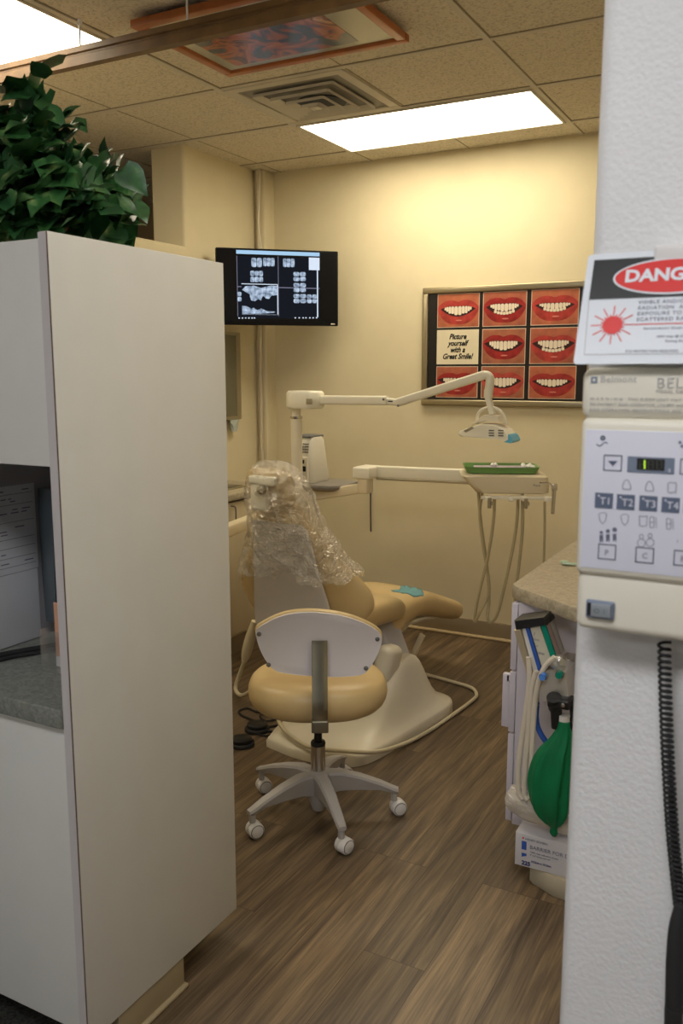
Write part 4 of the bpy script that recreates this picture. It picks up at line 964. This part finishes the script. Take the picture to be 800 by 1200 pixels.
for (a, b, m) in ((643, 785, mat('knob_blue', (.08, .25, .75), .3)), (662, 783, M_teal)):
    p = yp(a, b, GY); q = yp(a-3, b+8, GY)
    bm = BM(); cyl(bm, (p.x, GY-.075, p.z), (p.x, GY-.055, p.z), .0095, n=18); kb = link('knob', bm, m, t)
    bm = BM(); cyl(bm, (p.x-.004, GY-.055, p.z-.005), (p.x-.006, GY-.03, p.z-.012), .011, n=18); link('knob_collar', bm, M_black, kb)
p = yp(658, 773, GY); bm = BM(); lathe(bm, [(.027, 0), (.027, .008), (.022, .018), (.010, .024), (0, .025)], (p.x, GY-.03, p.z), Vector((0, -1, 0)), 24); link('gauge_dome', bm, film_mat('dome_clear', (.6, .6, .58), .25, 10, .3, .08), t)
p = yp(657, 812, GY); q = yp(657, 846, GY)
bm = BM(); cyl(bm, (p.x-.003, GY-.07, p.z+.01), (p.x-.003, GY-.045, p.z-.03), .021, n=20); cyl(bm, (p.x, GY-.05, p.z-.025), (q.x, GY-.05, q.z), .017, .015, 20); bx(bm, (p.x-.02, GY-.08, p.z-.02), (p.x+.045, GY-.02, p.z+.008), .006); link('valve', bm, M_black, t)
p2 = yp(668, 815, GY); bm = BM(); lathe(bm, [(0, 0), (.006, 0), (.006, .006), (0, .007)], (p2.x, GY-.082, p2.z), Vector((0, -1, 0)), 12); link('bolt', bm, M_chrome, t)
bm = BM()
pa = smooth_path([yp(672, 818, GY-.03), yp(673, 850, GY-.03), yp(673, 890, GY-.03), yp(670, 925, GY-.03), yp(664, 950, GY-.0)], 26)
tube(bm, pa, lambda q: .0125+.0022*math.sin(q*330), 12, 0); link('corrugated_hose', bm, M_rubber, t)
bm = BM(); tube(bm, [yp(629, 822, GY-.02), yp(628, 840, GY-.02), yp(631, 855, GY-.02), yp(642, 872, GY-.02), yp(660, 885, GY)], .0085, 10); link('blue_hose', bm, M_blue, t)
bm = BM(); cyl(bm, yp(628, 812, GY-.02), yp(628.5, 826, GY-.02), .009, n=14); link('hose_fitting', bm, M_steel, t)
for l in ([(619, 770), (620, 800), (615, 840), (608, 890), (607, 925), (612, 936)], [(628, 786), (622, 810), (619, 850), (615, 900), (614, 930), (618, 937)], [(650, 770), (640, 779), (632, 795), (627, 820), (624, 860), (622, 905), (621, 935)]):
    bm = BM(); tube(bm, [yp(a, b, GY-.045) for a, b in l], .0082, 10); link('white_hose', bm, mat('white_hose', (.66, .60, .50), .4), t)
bm = BM(); bx(bm, (yp(650, 800, GY).x, GY+.06, .62), (yp(662, 800, GY).x, CY-.002, .70), .003); link('mount_bracket', bm, M_steel, t)
# reservoir bag
t = thing('breathing_bag', tuple(yp(648, 850, GY)), 'green rubber breathing bag hanging under the gas mixer', 'bag')
p = yp(660, 840, GY); bm = BM(); cyl(bm, yp(661, 838, GY-.05), yp(660, 850, GY-.05), .0165, n=20); link('collar', bm, M_white, t)
bm = BM(); rings = []
sec = [(661, 846, 6), (660, 856, 7.5), (657, 868, 11.5), (650, 884, 17.5), (646, 905, 21), (644, 925, 22), (644, 942, 20.5), (645.5, 955, 16.5), (647.5, 965, 9), (648.5, 970, 4), (648.5, 976, 4.5), (648.5, 980, 2)]
SP = smooth_path([(a, b, c) for a, b, c in sec], 3)
for i, v in enumerate(SP):
    c = yp(v.x, v.y, GY-.06); r_ = v.z*GY/F*1.12; ring = []
    for j in range(48):
        a = 2*PI*j/48; pl = 1+.13*math.sin(6*a+v.y*.03)+.08*math.sin(11*a+1+v.y*.02)
        if v.z < 7: pl = 1
        ring.append(c+Vector((math.cos(a)*r_*pl, math.sin(a)*r_*.6*pl, 0)))
    rings.append(ring)
loft(bm, rings); link('bladder', bm, M_bag, t, smooth=80)
# clear bag holding the hoses
bm = BM(); rings = []
for i, (a, b, r1, r2) in enumerate([(595, 928, 7, 6), (598, 932, 10, 10), (606, 938, 11, 12), (620, 947, 10, 11), (640, 957, 9, 10), (662, 967, 8, 9), (680, 975, 7, 8)]):
    c = yp(a, b, GY-.02); s_ = GY/F
    ring = []
    for j in range(24):
        q = 2*PI*j/24; n_ = 1+.35*noise.noise(Vector((i*.9, math.cos(q)*2, math.sin(q)*2)))
        ring.append(c+Vector((math.sin(q)*r1*.5*s_, -math.cos(q)*r2*s_*n_*1.3, math.sin(q)*r1*s_*n_*1.3)))
    rings.append(ring)
loft(bm, rings, caps=False); tag(link('clear_bag', bm, M_film2, None, smooth=80), 'milky clear plastic bag around the ends of the white hoses', 'bag')
# barrier film box
t = thing('cardboard_box', tuple(yp(640, 1000, 2.42)), 'white printed box of barrier film at the foot of the right cabinet', 'box')
bz0, bz1 = .063, .170; bx0, bx1 = -.703, -.45; by = 2.42
bm = BM(); bx(bm, (bx0, by, bz0), (bx1, by+.12, bz1), .001); link('carton', bm, mat('carton_white', (.58, .57, .60), .6), t)
for s, x, z, sz, m, bo in (('HENRY SCHEIN', .03, .088, .010, M_ink, 0), ('BARRIER FOR DENTAL', .045, .063, .017, M_ink, 0), ('1200 clear adhesive sheets', .046, .050, .008, M_ink, 0), ('4" x 6" sheets per roll', .046, .041, .007, M_ink, 0), ('10.2cm x 15.2cm', .05, .020, .009, mat('ink_blue', (.02, .03, .15), .5), .0003), ('225', .022, .006, .018, MATS.get('ink_blue') or mat('ink_blue', (.02, .03, .15), .5), .0008)):
    text_obj('lettering', s, sz, (bx0+x, by-.0008, bz0+z), (1, 0, 0), (0, 0, 1), m, t, bold=bo)
bm = BM(); bx(bm, (bx0+.020, by-.0008, bz0+.055), (bx0+.035, by, bz0+.082)); prism(bm, [(bx0+.021, bz0+.030), (bx0+.036, bz0+.036), (bx0+.036, bz0+.043), (bx0+.021, bz0+.043)], (0, by, 0), (1, 0, 0), (0, 0, 1), .0008); link('blue_mark', bm, M_blue, t)
bm = BM(); prism(bm, ellipse(.003, .003, 12, bx0+.024, bz0+.092), (0, by, 0), (1, 0, 0), (0, 0, 1), .0008); link('red_dot', bm, M_red, t)
# stand foot under the box
bm = BM(); prism(bm, [(-.66, 2.44), (-.58, 2.40), (-.40, 2.385), (-.30, 2.44), (-.30, 2.62), (-.64, 2.60)], (0, 0, 0), (1, 0, 0), (0, 1, 0), .062, .012); tag(link('stand_foot', bm, mat('stand_beige', (.42, .37, .27), .45), None, smooth=50), 'cream plastic stand foot on the floor under the printed box', 'stand')

# ================================================================== CONTROL BOX, SIGN, COILED CORD
KY = 1.0
t = thing('xray_control_box', (-.11, 1.03, 1.4), 'cream x-ray control box with keypad on the white wall end', 'control box')
bm = BM(); bx(bm, (-.229, KY+.002, 1.253), (.03, PY+.001, 1.325), .010, 4); link('lower_case', bm, M_ctrlb, t)
bm = BM(); bx(bm, (-.2305, KY-.004, 1.319), (.03, PY+.001, 1.50), .009, 4); link('key_case', bm, M_ctrlb, t)
bm = BM(); bx(bm, (-.2325, KY-.002, 1.498), (.03, PY+.001, 1.556), .012, 4); link('upper_case', bm, M_ctrlb, t)
kf = KY-.004
bm = BM(); bx(bm, (-.2245, kf-.001, 1.3285), (.025, kf+.001, 1.487), .0005); kp = link('keypad', bm, M_ctrl, t)
ky = kf-.0012
def at_k(x, y): q = yp(x, y, KY-.005); return q.x, q.z
def ring_rect(bm, x0, y0, x1, y1, w=.0012):
    a = at_k(x0, y0); b = at_k(x1, y1)
    for p, q in (((a[0], a[1]-w), (b[0], a[1])), ((a[0], b[1]), (b[0], b[1]+w)), ((a[0], b[1]), (a[0]+w, a[1])), ((b[0]-w, b[1]), (b[0], a[1]))): bx(bm, (p[0], ky-.0004, p[1]), (q[0], ky, q[1]))
def poly_line(bm, pts, w=.0011, closed=True):
    P = [at_k(*q) for q in pts]
    if closed: P = P+[P[0]]
    for (x0, z0), (x1, z1) in zip(P, P[1:]):
        d = Vector((x1-x0, z1-z0)); 
        if d.length < 1e-6: continue
        d.normalize(); n = Vector((-d.y, d.x))*w/2
        prism(bm, [(x0-n.x, z0-n.y), (x1-n.x, z1-n.y), (x1+n.x, z1+n.y), (x0+n.x, z0+n.y)], (0, ky, 0), (1, 0, 0), (0, 0, 1), .0004)
def fill(bm, x0, y0, x1, y1, d=.0005):
    a = at_k(x0, y0); b = at_k(x1, y1); bx(bm, (a[0], ky-d, b[1]), (b[0], ky, a[1]), .0003 if d > .001 else 0)
# buttons, drawn where the photo has them
S_ = 643/150; 
def kc(x, y): return 650+x/S_, 500+y/S_
bm = BM(); ring_rect(bm, *kc(246, 140), *kc(335, 225)); bu = link('down_button', bm, M_ink, kp, smooth=0) if False else link('down_button', bm, M_ink, kp, smooth=0)
bm = BM(); P = [at_k(*kc(a, b)) for a, b in ((266, 172), (314, 172), (290, 197))]; prism(bm, P[::-1], (0, ky, 0), (1, 0, 0), (0, 0, 1), .0005); link('arrow', bm, M_key, kp, smooth=0)
bm = BM(); ring_rect(bm, *kc(630, 160), *kc(720, 245)); link('up_button', bm, M_ink, kp, smooth=0)
bm = BM(); fill(bm, *kc(366, 148), *kc(598, 240)); dp = link('display', bm, M_keyl, kp, smooth=0)
ky -= .0006
bm = BM(); fill(bm, *kc(414, 158), *kc(550, 222)); link('display_window', bm, M_black, kp, smooth=0)
ky -= .0006
SEG = {'1': 'bc', '8': 'abcdefg'}
def seg7(bm, x, y, w, h, segs):
    t_ = w*.16
    D = {'a': (x, y, x+w, y+t_), 'g': (x, y+h/2-t_/2, x+w, y+h/2+t_/2), 'd': (x, y+h-t_, x+w, y+h), 'f': (x, y, x+t_, y+h/2), 'b': (x+w-t_, y, x+w, y+h/2), 'e': (x, y+h/2, x+t_, y+h), 'c': (x+w-t_, y+h/2, x+w, y+h)}
    for s in segs: q = D[s]; fill(bm, *kc(q[0], q[1]), *kc(q[2], q[3]), d=.0003)
bm = BM(); seg7(bm, 424, 168, 30, 44, 'bc'); link('lit_digit', bm, emat('yellow_green_led', (.55, .9, .05), 1.3), kp, smooth=0)
bm = BM(); seg7(bm, 424, 168, 26, 44, 'adefg'); seg7(bm, 466, 168, 30, 44, 'abcdefg'); seg7(bm, 510, 168, 30, 44, 'abcdefg'); link('unlit_digit', bm, mat('led_off', (.06, .065, .05), .5), kp, smooth=0)
ky += .0012
for i, (x0, y0) in enumerate(((203, 330), (313, 338), (426, 345), (538, 353), (650, 360))):
    bm = BM(); fill(bm, *kc(x0, y0), *kc(x0+86, y0+82), d=.0006); link('tooth_key', bm, M_key, kp, smooth=0)
    px_, py_ = at_k(*kc(x0+22, y0+58)); text_obj('lettering', 'T%d' % (i+1), .0115, (px_, ky-.0007, py_), (1, 0, 0), (0, 0, 1), M_ctrl, kp)
    a = at_k(*kc(x0+18, y0+16)); bm = BM(); prism(bm, ellipse(.0011, .0011, 10, *a), (0, ky-.0006, 0), (1, 0, 0), (0, 0, 1), .0003); link('key_lamp', bm, M_ctrl, kp, smooth=0)
for (x, y, kind_) in ((360, 292, 0), (475, 300, 0), (588, 306, 1), (700, 310, 1)):
    if kind_ == 0: pts = [(x-19, y+22), (x+20, y+24), (x+20, y+5), (x+10, y-20), (x, y-26), (x-12, y-18), (x-20, y+6)]
    else: pts = [(x-20, y-22), (x-6, y-27), (x+4, y-22), (x+18, y-26), (x+22, y-18), (x+18, y+26), (x+5, y+22), (x-8, y+27), (x-20, y+23)]
    bm = BM(); poly_line(bm, [kc(*q) for q in pts], .001); link('tooth_icon', bm, mat('icon_grey', (.36, .36, .42), .6), kp, smooth=0)
for (x, y, kind_) in ((240, 460, 0), (351, 468, 0), (443, 474, 1), (488, 480, 2), (572, 488, 2)):
    if kind_ == 0: pts = [(x-20, y-20), (x-8, y-28), (x+10, y-27), (x+20, y-20), (x+14, y+12), (x, y+28), (x-14, y+12)]
    elif kind_ == 1: pts = [(x-20, y-26), (x, y-22), (x+20, y-26), (x+18, y+24), (x, y+26), (x-18, y+24)]
    else: pts = [(x-10, y-28), (x+8, y-26), (x+11, y), (x+8, y+28), (x-10, y+26), (x-12, y)]
    bm = BM(); poly_line(bm, [kc(*q) for q in pts], .0009)
    if kind_ == 2: poly_line(bm, [kc(x-11, y), kc(x+11, y)], .0009, False); poly_line(bm, [kc(x+20, y-26), kc(x+22, y+28)], .0007, False)
    link('tooth_icon', bm, MATS['icon_grey'], kp, smooth=0)
bm = BM()
for (x, y, s) in ((233, 555, .9), (266, 552, 1.05), (300, 550, 1.25)):
    bm = BM()
    a = at_k(*kc(x, y-26*s)); prism(bm, ellipse(.0021*s, .0021*s, 12, *a), (0, ky, 0), (1, 0, 0), (0, 0, 1), .0004)
    P = [at_k(*kc(x+u, y+v)) for u, v in ((-9, -12), (9, -12), (9, 8), (8, 26), (3, 26), (0, 12), (-3, 26), (-8, 26), (-9, 8))]; prism(bm, P[::-1], (0, ky, 0), (1, 0, 0), (0, 0, 1), .0004); link('person_icon', bm, M_ink, kp, smooth=0)
bm = BM()
for (x, y, s) in ((434, 568, 1), (478, 566, 1.15)):
    poly_line(bm, [kc(x+20*math.cos(q), y+16+20*math.sin(q)) for q in [2*PI*k/12 for k in range(12)]], .0008); poly_line(bm, [kc(x+10*math.cos(q), y-16*s+12*math.sin(q)) for q in [2*PI*k/8 for k in range(8)]], .0008)
link('cone_icon', bm, MATS['icon_grey'], kp, smooth=0)
for s, (x0, y0, x1, y1) in (('P', (218, 586, 305, 672)), ('C', (406, 602, 495, 690)), ('R', (598, 618, 690, 705))):
    bm = BM(); ring_rect(bm, *kc(x0, y0), *kc(x1, y1)); link('square_button', bm, M_ink, kp, smooth=0)
    a = at_k(*kc(x0+30, y0+58)); text_obj('lettering', s, .009, (a[0], ky-.0004, a[1]), (1, 0, 0), (0, 0, 1), MATS['icon_grey'], kp)
bm = BM(); poly_line(bm, [kc(x, 88+9*math.sin((x-210)/58*2*PI)) for x in range(210, 270, 5)], .0012, False); poly_line(bm, [kc(241+9*math.cos(q), 57+9*math.sin(q)) for q in [2*PI*k/10 for k in range(10)]], .0022); link('wave_icon', bm, M_key, kp, smooth=0); bm = BM()
poly_line(bm, [kc(622, 82), kc(634, 76)], .003, False); poly_line(bm, [kc(632, 96), kc(645, 100)], .003, False); link('dash_mark', bm, M_key, kp, smooth=0); bm = BM(); poly_line(bm, [kc(615, 575), kc(617, 575)], .003, False)
link('dot_mark', bm, M_key, kp, smooth=0)
a = at_k(*kc(568, 228)); text_obj('lettering', 's', .008, (a[0], ky-.0008, a[1]), (1, 0, 0), (0, 0, 1), M_ctrl, kp)
# rocker switch on lower case
a = yp(687, 702, KY); b = yp(719, 727, KY)
bm = BM(); bx(bm, (a.x, KY-.003, b.z), (b.x, KY+.004, a.z), .002); sw = link('power_switch', bm, M_keyl, t)
bm = BM(); bx(bm, (a.x+.0065, KY-.006, b.z+.003), (b.x-.003, KY-.002, a.z-.003), .001); rk = link('rocker', bm, mat('rocker_grey', (.28, .31, .33), .35), sw)
bm = BM(); bx(bm, (a.x+.002, KY-.0036, b.z+.003), (a.x+.006, KY-.0028, a.z-.003)); link('gap', bm, M_black, sw)
text_obj('lettering', 'O', .008, (a.x+.010, KY-.0062, (a.z+b.z)/2-.003), (1, 0, 0), (0, 0, 1), M_greyd, sw); text_obj('lettering', 'I', .008, (a.x+.021, KY-.0062, (a.z+b.z)/2-.003), (1, 0, 0), (0, 0, 1), M_greyd, sw)
# lettering on the upper case
uy = KY-.0025
text_obj('lettering', 'Belmont', .0105, (-.2115, uy, 1.5395), (1, 0, 0), (0, 0, 1), M_inkp, t, spacing=1.1)
bm = BM(); bx(bm, (-.2215, uy-.0004, 1.5385), (-.2148, uy+.001, 1.5455)); lg = link('logo', bm, M_keyl, t); bm = BM(); bx(bm, (-.2196, uy-.0007, 1.5405), (-.2168, uy-.0003, 1.5435)); link('logo_center', bm, M_ctrlb, lg)
text_obj('lettering', 'BELRAY', .0165, (-.152, uy, 1.5335), (1, 0, 0), (0, 0, 1), M_inkp, t, spacing=1.1)
text_obj('lettering', 'MODEL 096', .0048, (-.152, uy, 1.5285), (1, 0, 0), (0, 0, 1), M_inkp, t, spacing=1.2)
text_obj('lettering', 'W A R N I N G   THIS X-RAY UNIT MAY BE DANGEROUS', .0048, (-.222, uy, 1.5195), (1, 0, 0), (0, 0, 1), M_inkp, t, spacing=1.15)
text_obj('lettering', 'TO PATIENT AND OPERATOR UNLESS SAFE EXPOSURE FACTORS', .0048, (-.222, uy, 1.5135), (1, 0, 0), (0, 0, 1), M_inkp, t, spacing=1.1)
text_obj('lettering', 'AND OPERATING INSTRUCTIONS ARE OBSERVED', .0048, (-.222, uy, 1.5075), (1, 0, 0), (0, 0, 1), M_inkp, t, spacing=1.2)

# danger sign leaning out over the box
sgT = yp(689.5, 299, 1.045); sgB = yp(671.5, 427, .985)
sx0 = sgT.x
up_ = (Vector((0, sgT.y, sgT.z))-Vector((0, sgB.y, sgB.z))); SHt = up_.length; up_.normalize()
ux_ = Vector((1, 0, 0)); org = Vector((sgB.x, sgB.y, sgB.z)); lean = (sgT.x-sgB.x)/SHt
uy_ = (up_+Vector((lean, 0, 0)))
sg = thing('danger_sign', tuple(org), 'white DANGER laser radiation sign leaning above the x-ray control box', 'sign')
nrm = ux_.cross(up_).normalized()
def sgn(poly, lay, m, name, parent, th=.0004):
    b = BM(); o = org + nrm*(.0008+.0004*lay if lay else 0)
    loft(b, [[o+ux_*x+uy_*y+nrm*d for x, y in poly] for d in (0, th if lay else .0008)]); return link(name, b, m, parent, smooth=0)
SW = .200
pg = sgn([(x, y) for x, y in rrect(SW, SHt, .004, 3, SW/2, SHt/2)], 0, M_paper, 'sheet', sg)
# crop coordinates of the sign (5.714x from 660,280), solved onto its own plane
def sgc(x, y):
    px_, py_ = 660+x/5.714, 280+y/5.714; r_ = ray(px_, py_); d = (org-CAM).dot(nrm)/r_.dot(nrm); P = CAM+r_*d-org
    v = P.dot(up_); return (P.x-lean*v, v)
c1 = sgc(213, 147); c2 = sgc(172, 411)
sgn([(c2[0], c2[1]), (SW-.014, c2[1]), (SW-.014, c1[1]), (c2[0], c1[1])], 1, M_signk, 'black_band', pg)
e0 = sgc(366, 255); ec = (sgc(412, 298)[0]+.0505, (c1[1]+c2[1])/2); ea = SW/2-e0[0]; eb = (c1[1]-c2[1])*.445
sgn(ellipse(ea, eb, 48, *ec), 2, M_paper, 'oval_border', pg)
sgn(ellipse(ea-.0022, eb-.0022, 48, *ec), 3, M_red, 'red_oval', pg)
def stext(s, x, y, size, m, lay=1, align='LEFT', bold=0, sp=1, shear=0, sx=1, fit=0):
    p = org+ux_*x+uy_*y+nrm*(.0010+.0004*lay); text_obj('lettering', s, size, p, ux_, uy_, m, pg, align, .0001, bold, shear, sp, sx=sx, fit=fit)
a = sgc(412, 298); b = sgc(800, 292)
stext('DANGER', a[0], a[1]+.0004, .0208, M_paper, 4, bold=.0008, fit=1.76*(ec[0]-a[0]))
a = sgc(140, 778); bb_ = sgc(172, 411)
bm = None
def sline(x0, y0, x1, y1, w, m, name='rule', lay=1):
    d = Vector((x1-x0, y1-y0)).normalized(); n = Vector((-d.y, d.x))*w/2
    return [(x0-n.x, y0-n.y), (x1-n.x, y1-n.y), (x1+n.x, y1+n.y), (x0+n.x, y0+n.y)]
for q in (sline(a[0], a[1], SW-.014, a[1], .0006, None), sline(a[0], a[1], c2[0], c2[1], .0006, None)): sgn(q, 1, M_inkp, 'thin_border', pg)
sc0 = sgc(329, 580); R0 = abs(sgc(397, 580)[0]-sc0[0])
sgn(ellipse(R0, R0, 36, *sc0), 1, M_red, 'laser_symbol', pg)
b = BM()
for k in range(24):
    q = 2*PI*k/24; r1, r2 = (R0*1.05, R0*2.15) if k % 2 == 0 else (R0*.98, R0*1.22)
    if k == 0: r2 = R0*9
    po = sline(sc0[0]+r1*math.cos(q), sc0[1]+r1*math.sin(q), sc0[0]+r2*math.cos(q), sc0[1]+r2*math.sin(q), .0011, None)
    o = org+nrm*.0012; loft(b, [[o+ux_*x+uy_*y+nrm*d for x, y in po] for d in (0, .0003)])
link('laser_ray', b, M_red, pg, smooth=0)
for i, s in enumerate(('VISIBLE AND/OR INVISIBLE LASER', 'RADIATION  AVOID EYE OR SKIN', 'EXPOSURE TO DIRECT OR', 'SCATTERED RADIATION')):
    p = sgc(500-i*4, 440+i*38.5); stext(s, p[0], p[1], .0060, M_ink, 1, sp=1.12, sx=1.08)
for s, x, y, z in (('Semiconductor Diode, Nd:YAG', 535, 611, .0040), ('10W max @ 810 nm', 620, 665, .0040), ('Aiming Beam 5mW', 680, 695, .0040), ('EYE PROTECTION REQUIRED        CLASS 4', 415, 764, .0038)):
    p = sgc(x, y); stext(s, p[0], p[1], z, M_ink, 1, sp=1.05, sx=1.05)
# small white plate above the sign
a = yp(766, 288, PY-.02); b = yp(830, 300, PY-.02)
bm = BM(); bx(bm, (a.x, PY-.022, 1.655), (a.x+.09, PY+.001, a.z), .004); tag(link('wall_switch_plate', bm, M_plaster if False else M_white), 'small white plate on the wall end, just above the danger sign', 'wall plate')
# coiled cord
bm = BM(); cl = [(778, 752), (779, 800), (781, 860), (784, 920), (788, 980), (794, 1040), (799, 1085), (806, 1130)]
base_ = smooth_path([yp(a, b, 1.035) for a, b in cl], 8); pts = []
Lt = sum((base_[i+1]-base_[i]).length for i in range(len(base_)-1)); turns = 62; acc = 0
tot = []
for i in range(len(base_)-1):
    tot.append((acc, base_[i])); acc += (base_[i+1]-base_[i]).length
tot.append((acc, base_[-1]))
def bp_(s):
    for (s0, p0), (s1, p1) in zip(tot, tot[1:]):
        if s <= s1: return p0.lerp(p1, (s-s0)/max(1e-9, s1-s0))
    return tot[-1][1]
NN = turns*12
for i in range(NN+1):
    q = i/NN; q2 = q**.93; c = bp_(q2*Lt); a = 2*PI*turns*q
    pts.append(c+Vector((.0064*math.cos(a), .0064*math.sin(a), 0)))
tube(bm, pts, .0019, 6, 0)
cc = link('coiled_cord', bm, M_rubber, None, smooth=80); tag(cc, 'black coiled cord hanging below the x-ray control box', 'cord')
bm = BM(); ptl = []
cl2 = smooth_path([yp(797, 1062, 1.02), yp(792, 1090, 1.015), yp(791, 1130, 1.012), yp(790, 1180, 1.01), yp(789, 1240, 1.01), yp(792, 1700, 1.03), Vector((-.07, 1.03, .02))], 6)
tube(bm, cl2, lambda q: .007+.004*min(1, q*3), 12, 0)
tag(link('black_cable_end', bm, M_rubber, None), 'thick black cable end hanging below the coiled cord', 'cable')

# ================================================================== LIGHT, WORLD, CAMERA
w = bpy.data.worlds.new('world'); bpy.context.scene.world = w; w.use_nodes = True
w.node_tree.nodes['Background'].inputs[0].default_value = (.8, .85, 1, 1); w.node_tree.nodes['Background'].inputs[1].default_value = .02
cd = bpy.data.cameras.new('camera'); cam = bpy.data.objects.new('camera', cd); C.objects.link(cam)
cam.location = CAM; cam.rotation_euler = (PI/2-PT, 0, YW)
cd.sensor_fit = 'VERTICAL'; cd.sensor_height = 22.3; cd.lens = F/1200*22.3; cd.clip_start = .02
cd.dof.use_dof = True; cd.dof.focus_distance = 3.4; cd.dof.aperture_fstop = 5.0
sc_n = bpy.context.scene; sc_n.camera = cam
vs = sc_n.view_settings; vs.view_transform = 'Standard'; vs.look = 'None'; vs.gamma = 1; vs.use_curve_mapping = False; vs.exposure = 0
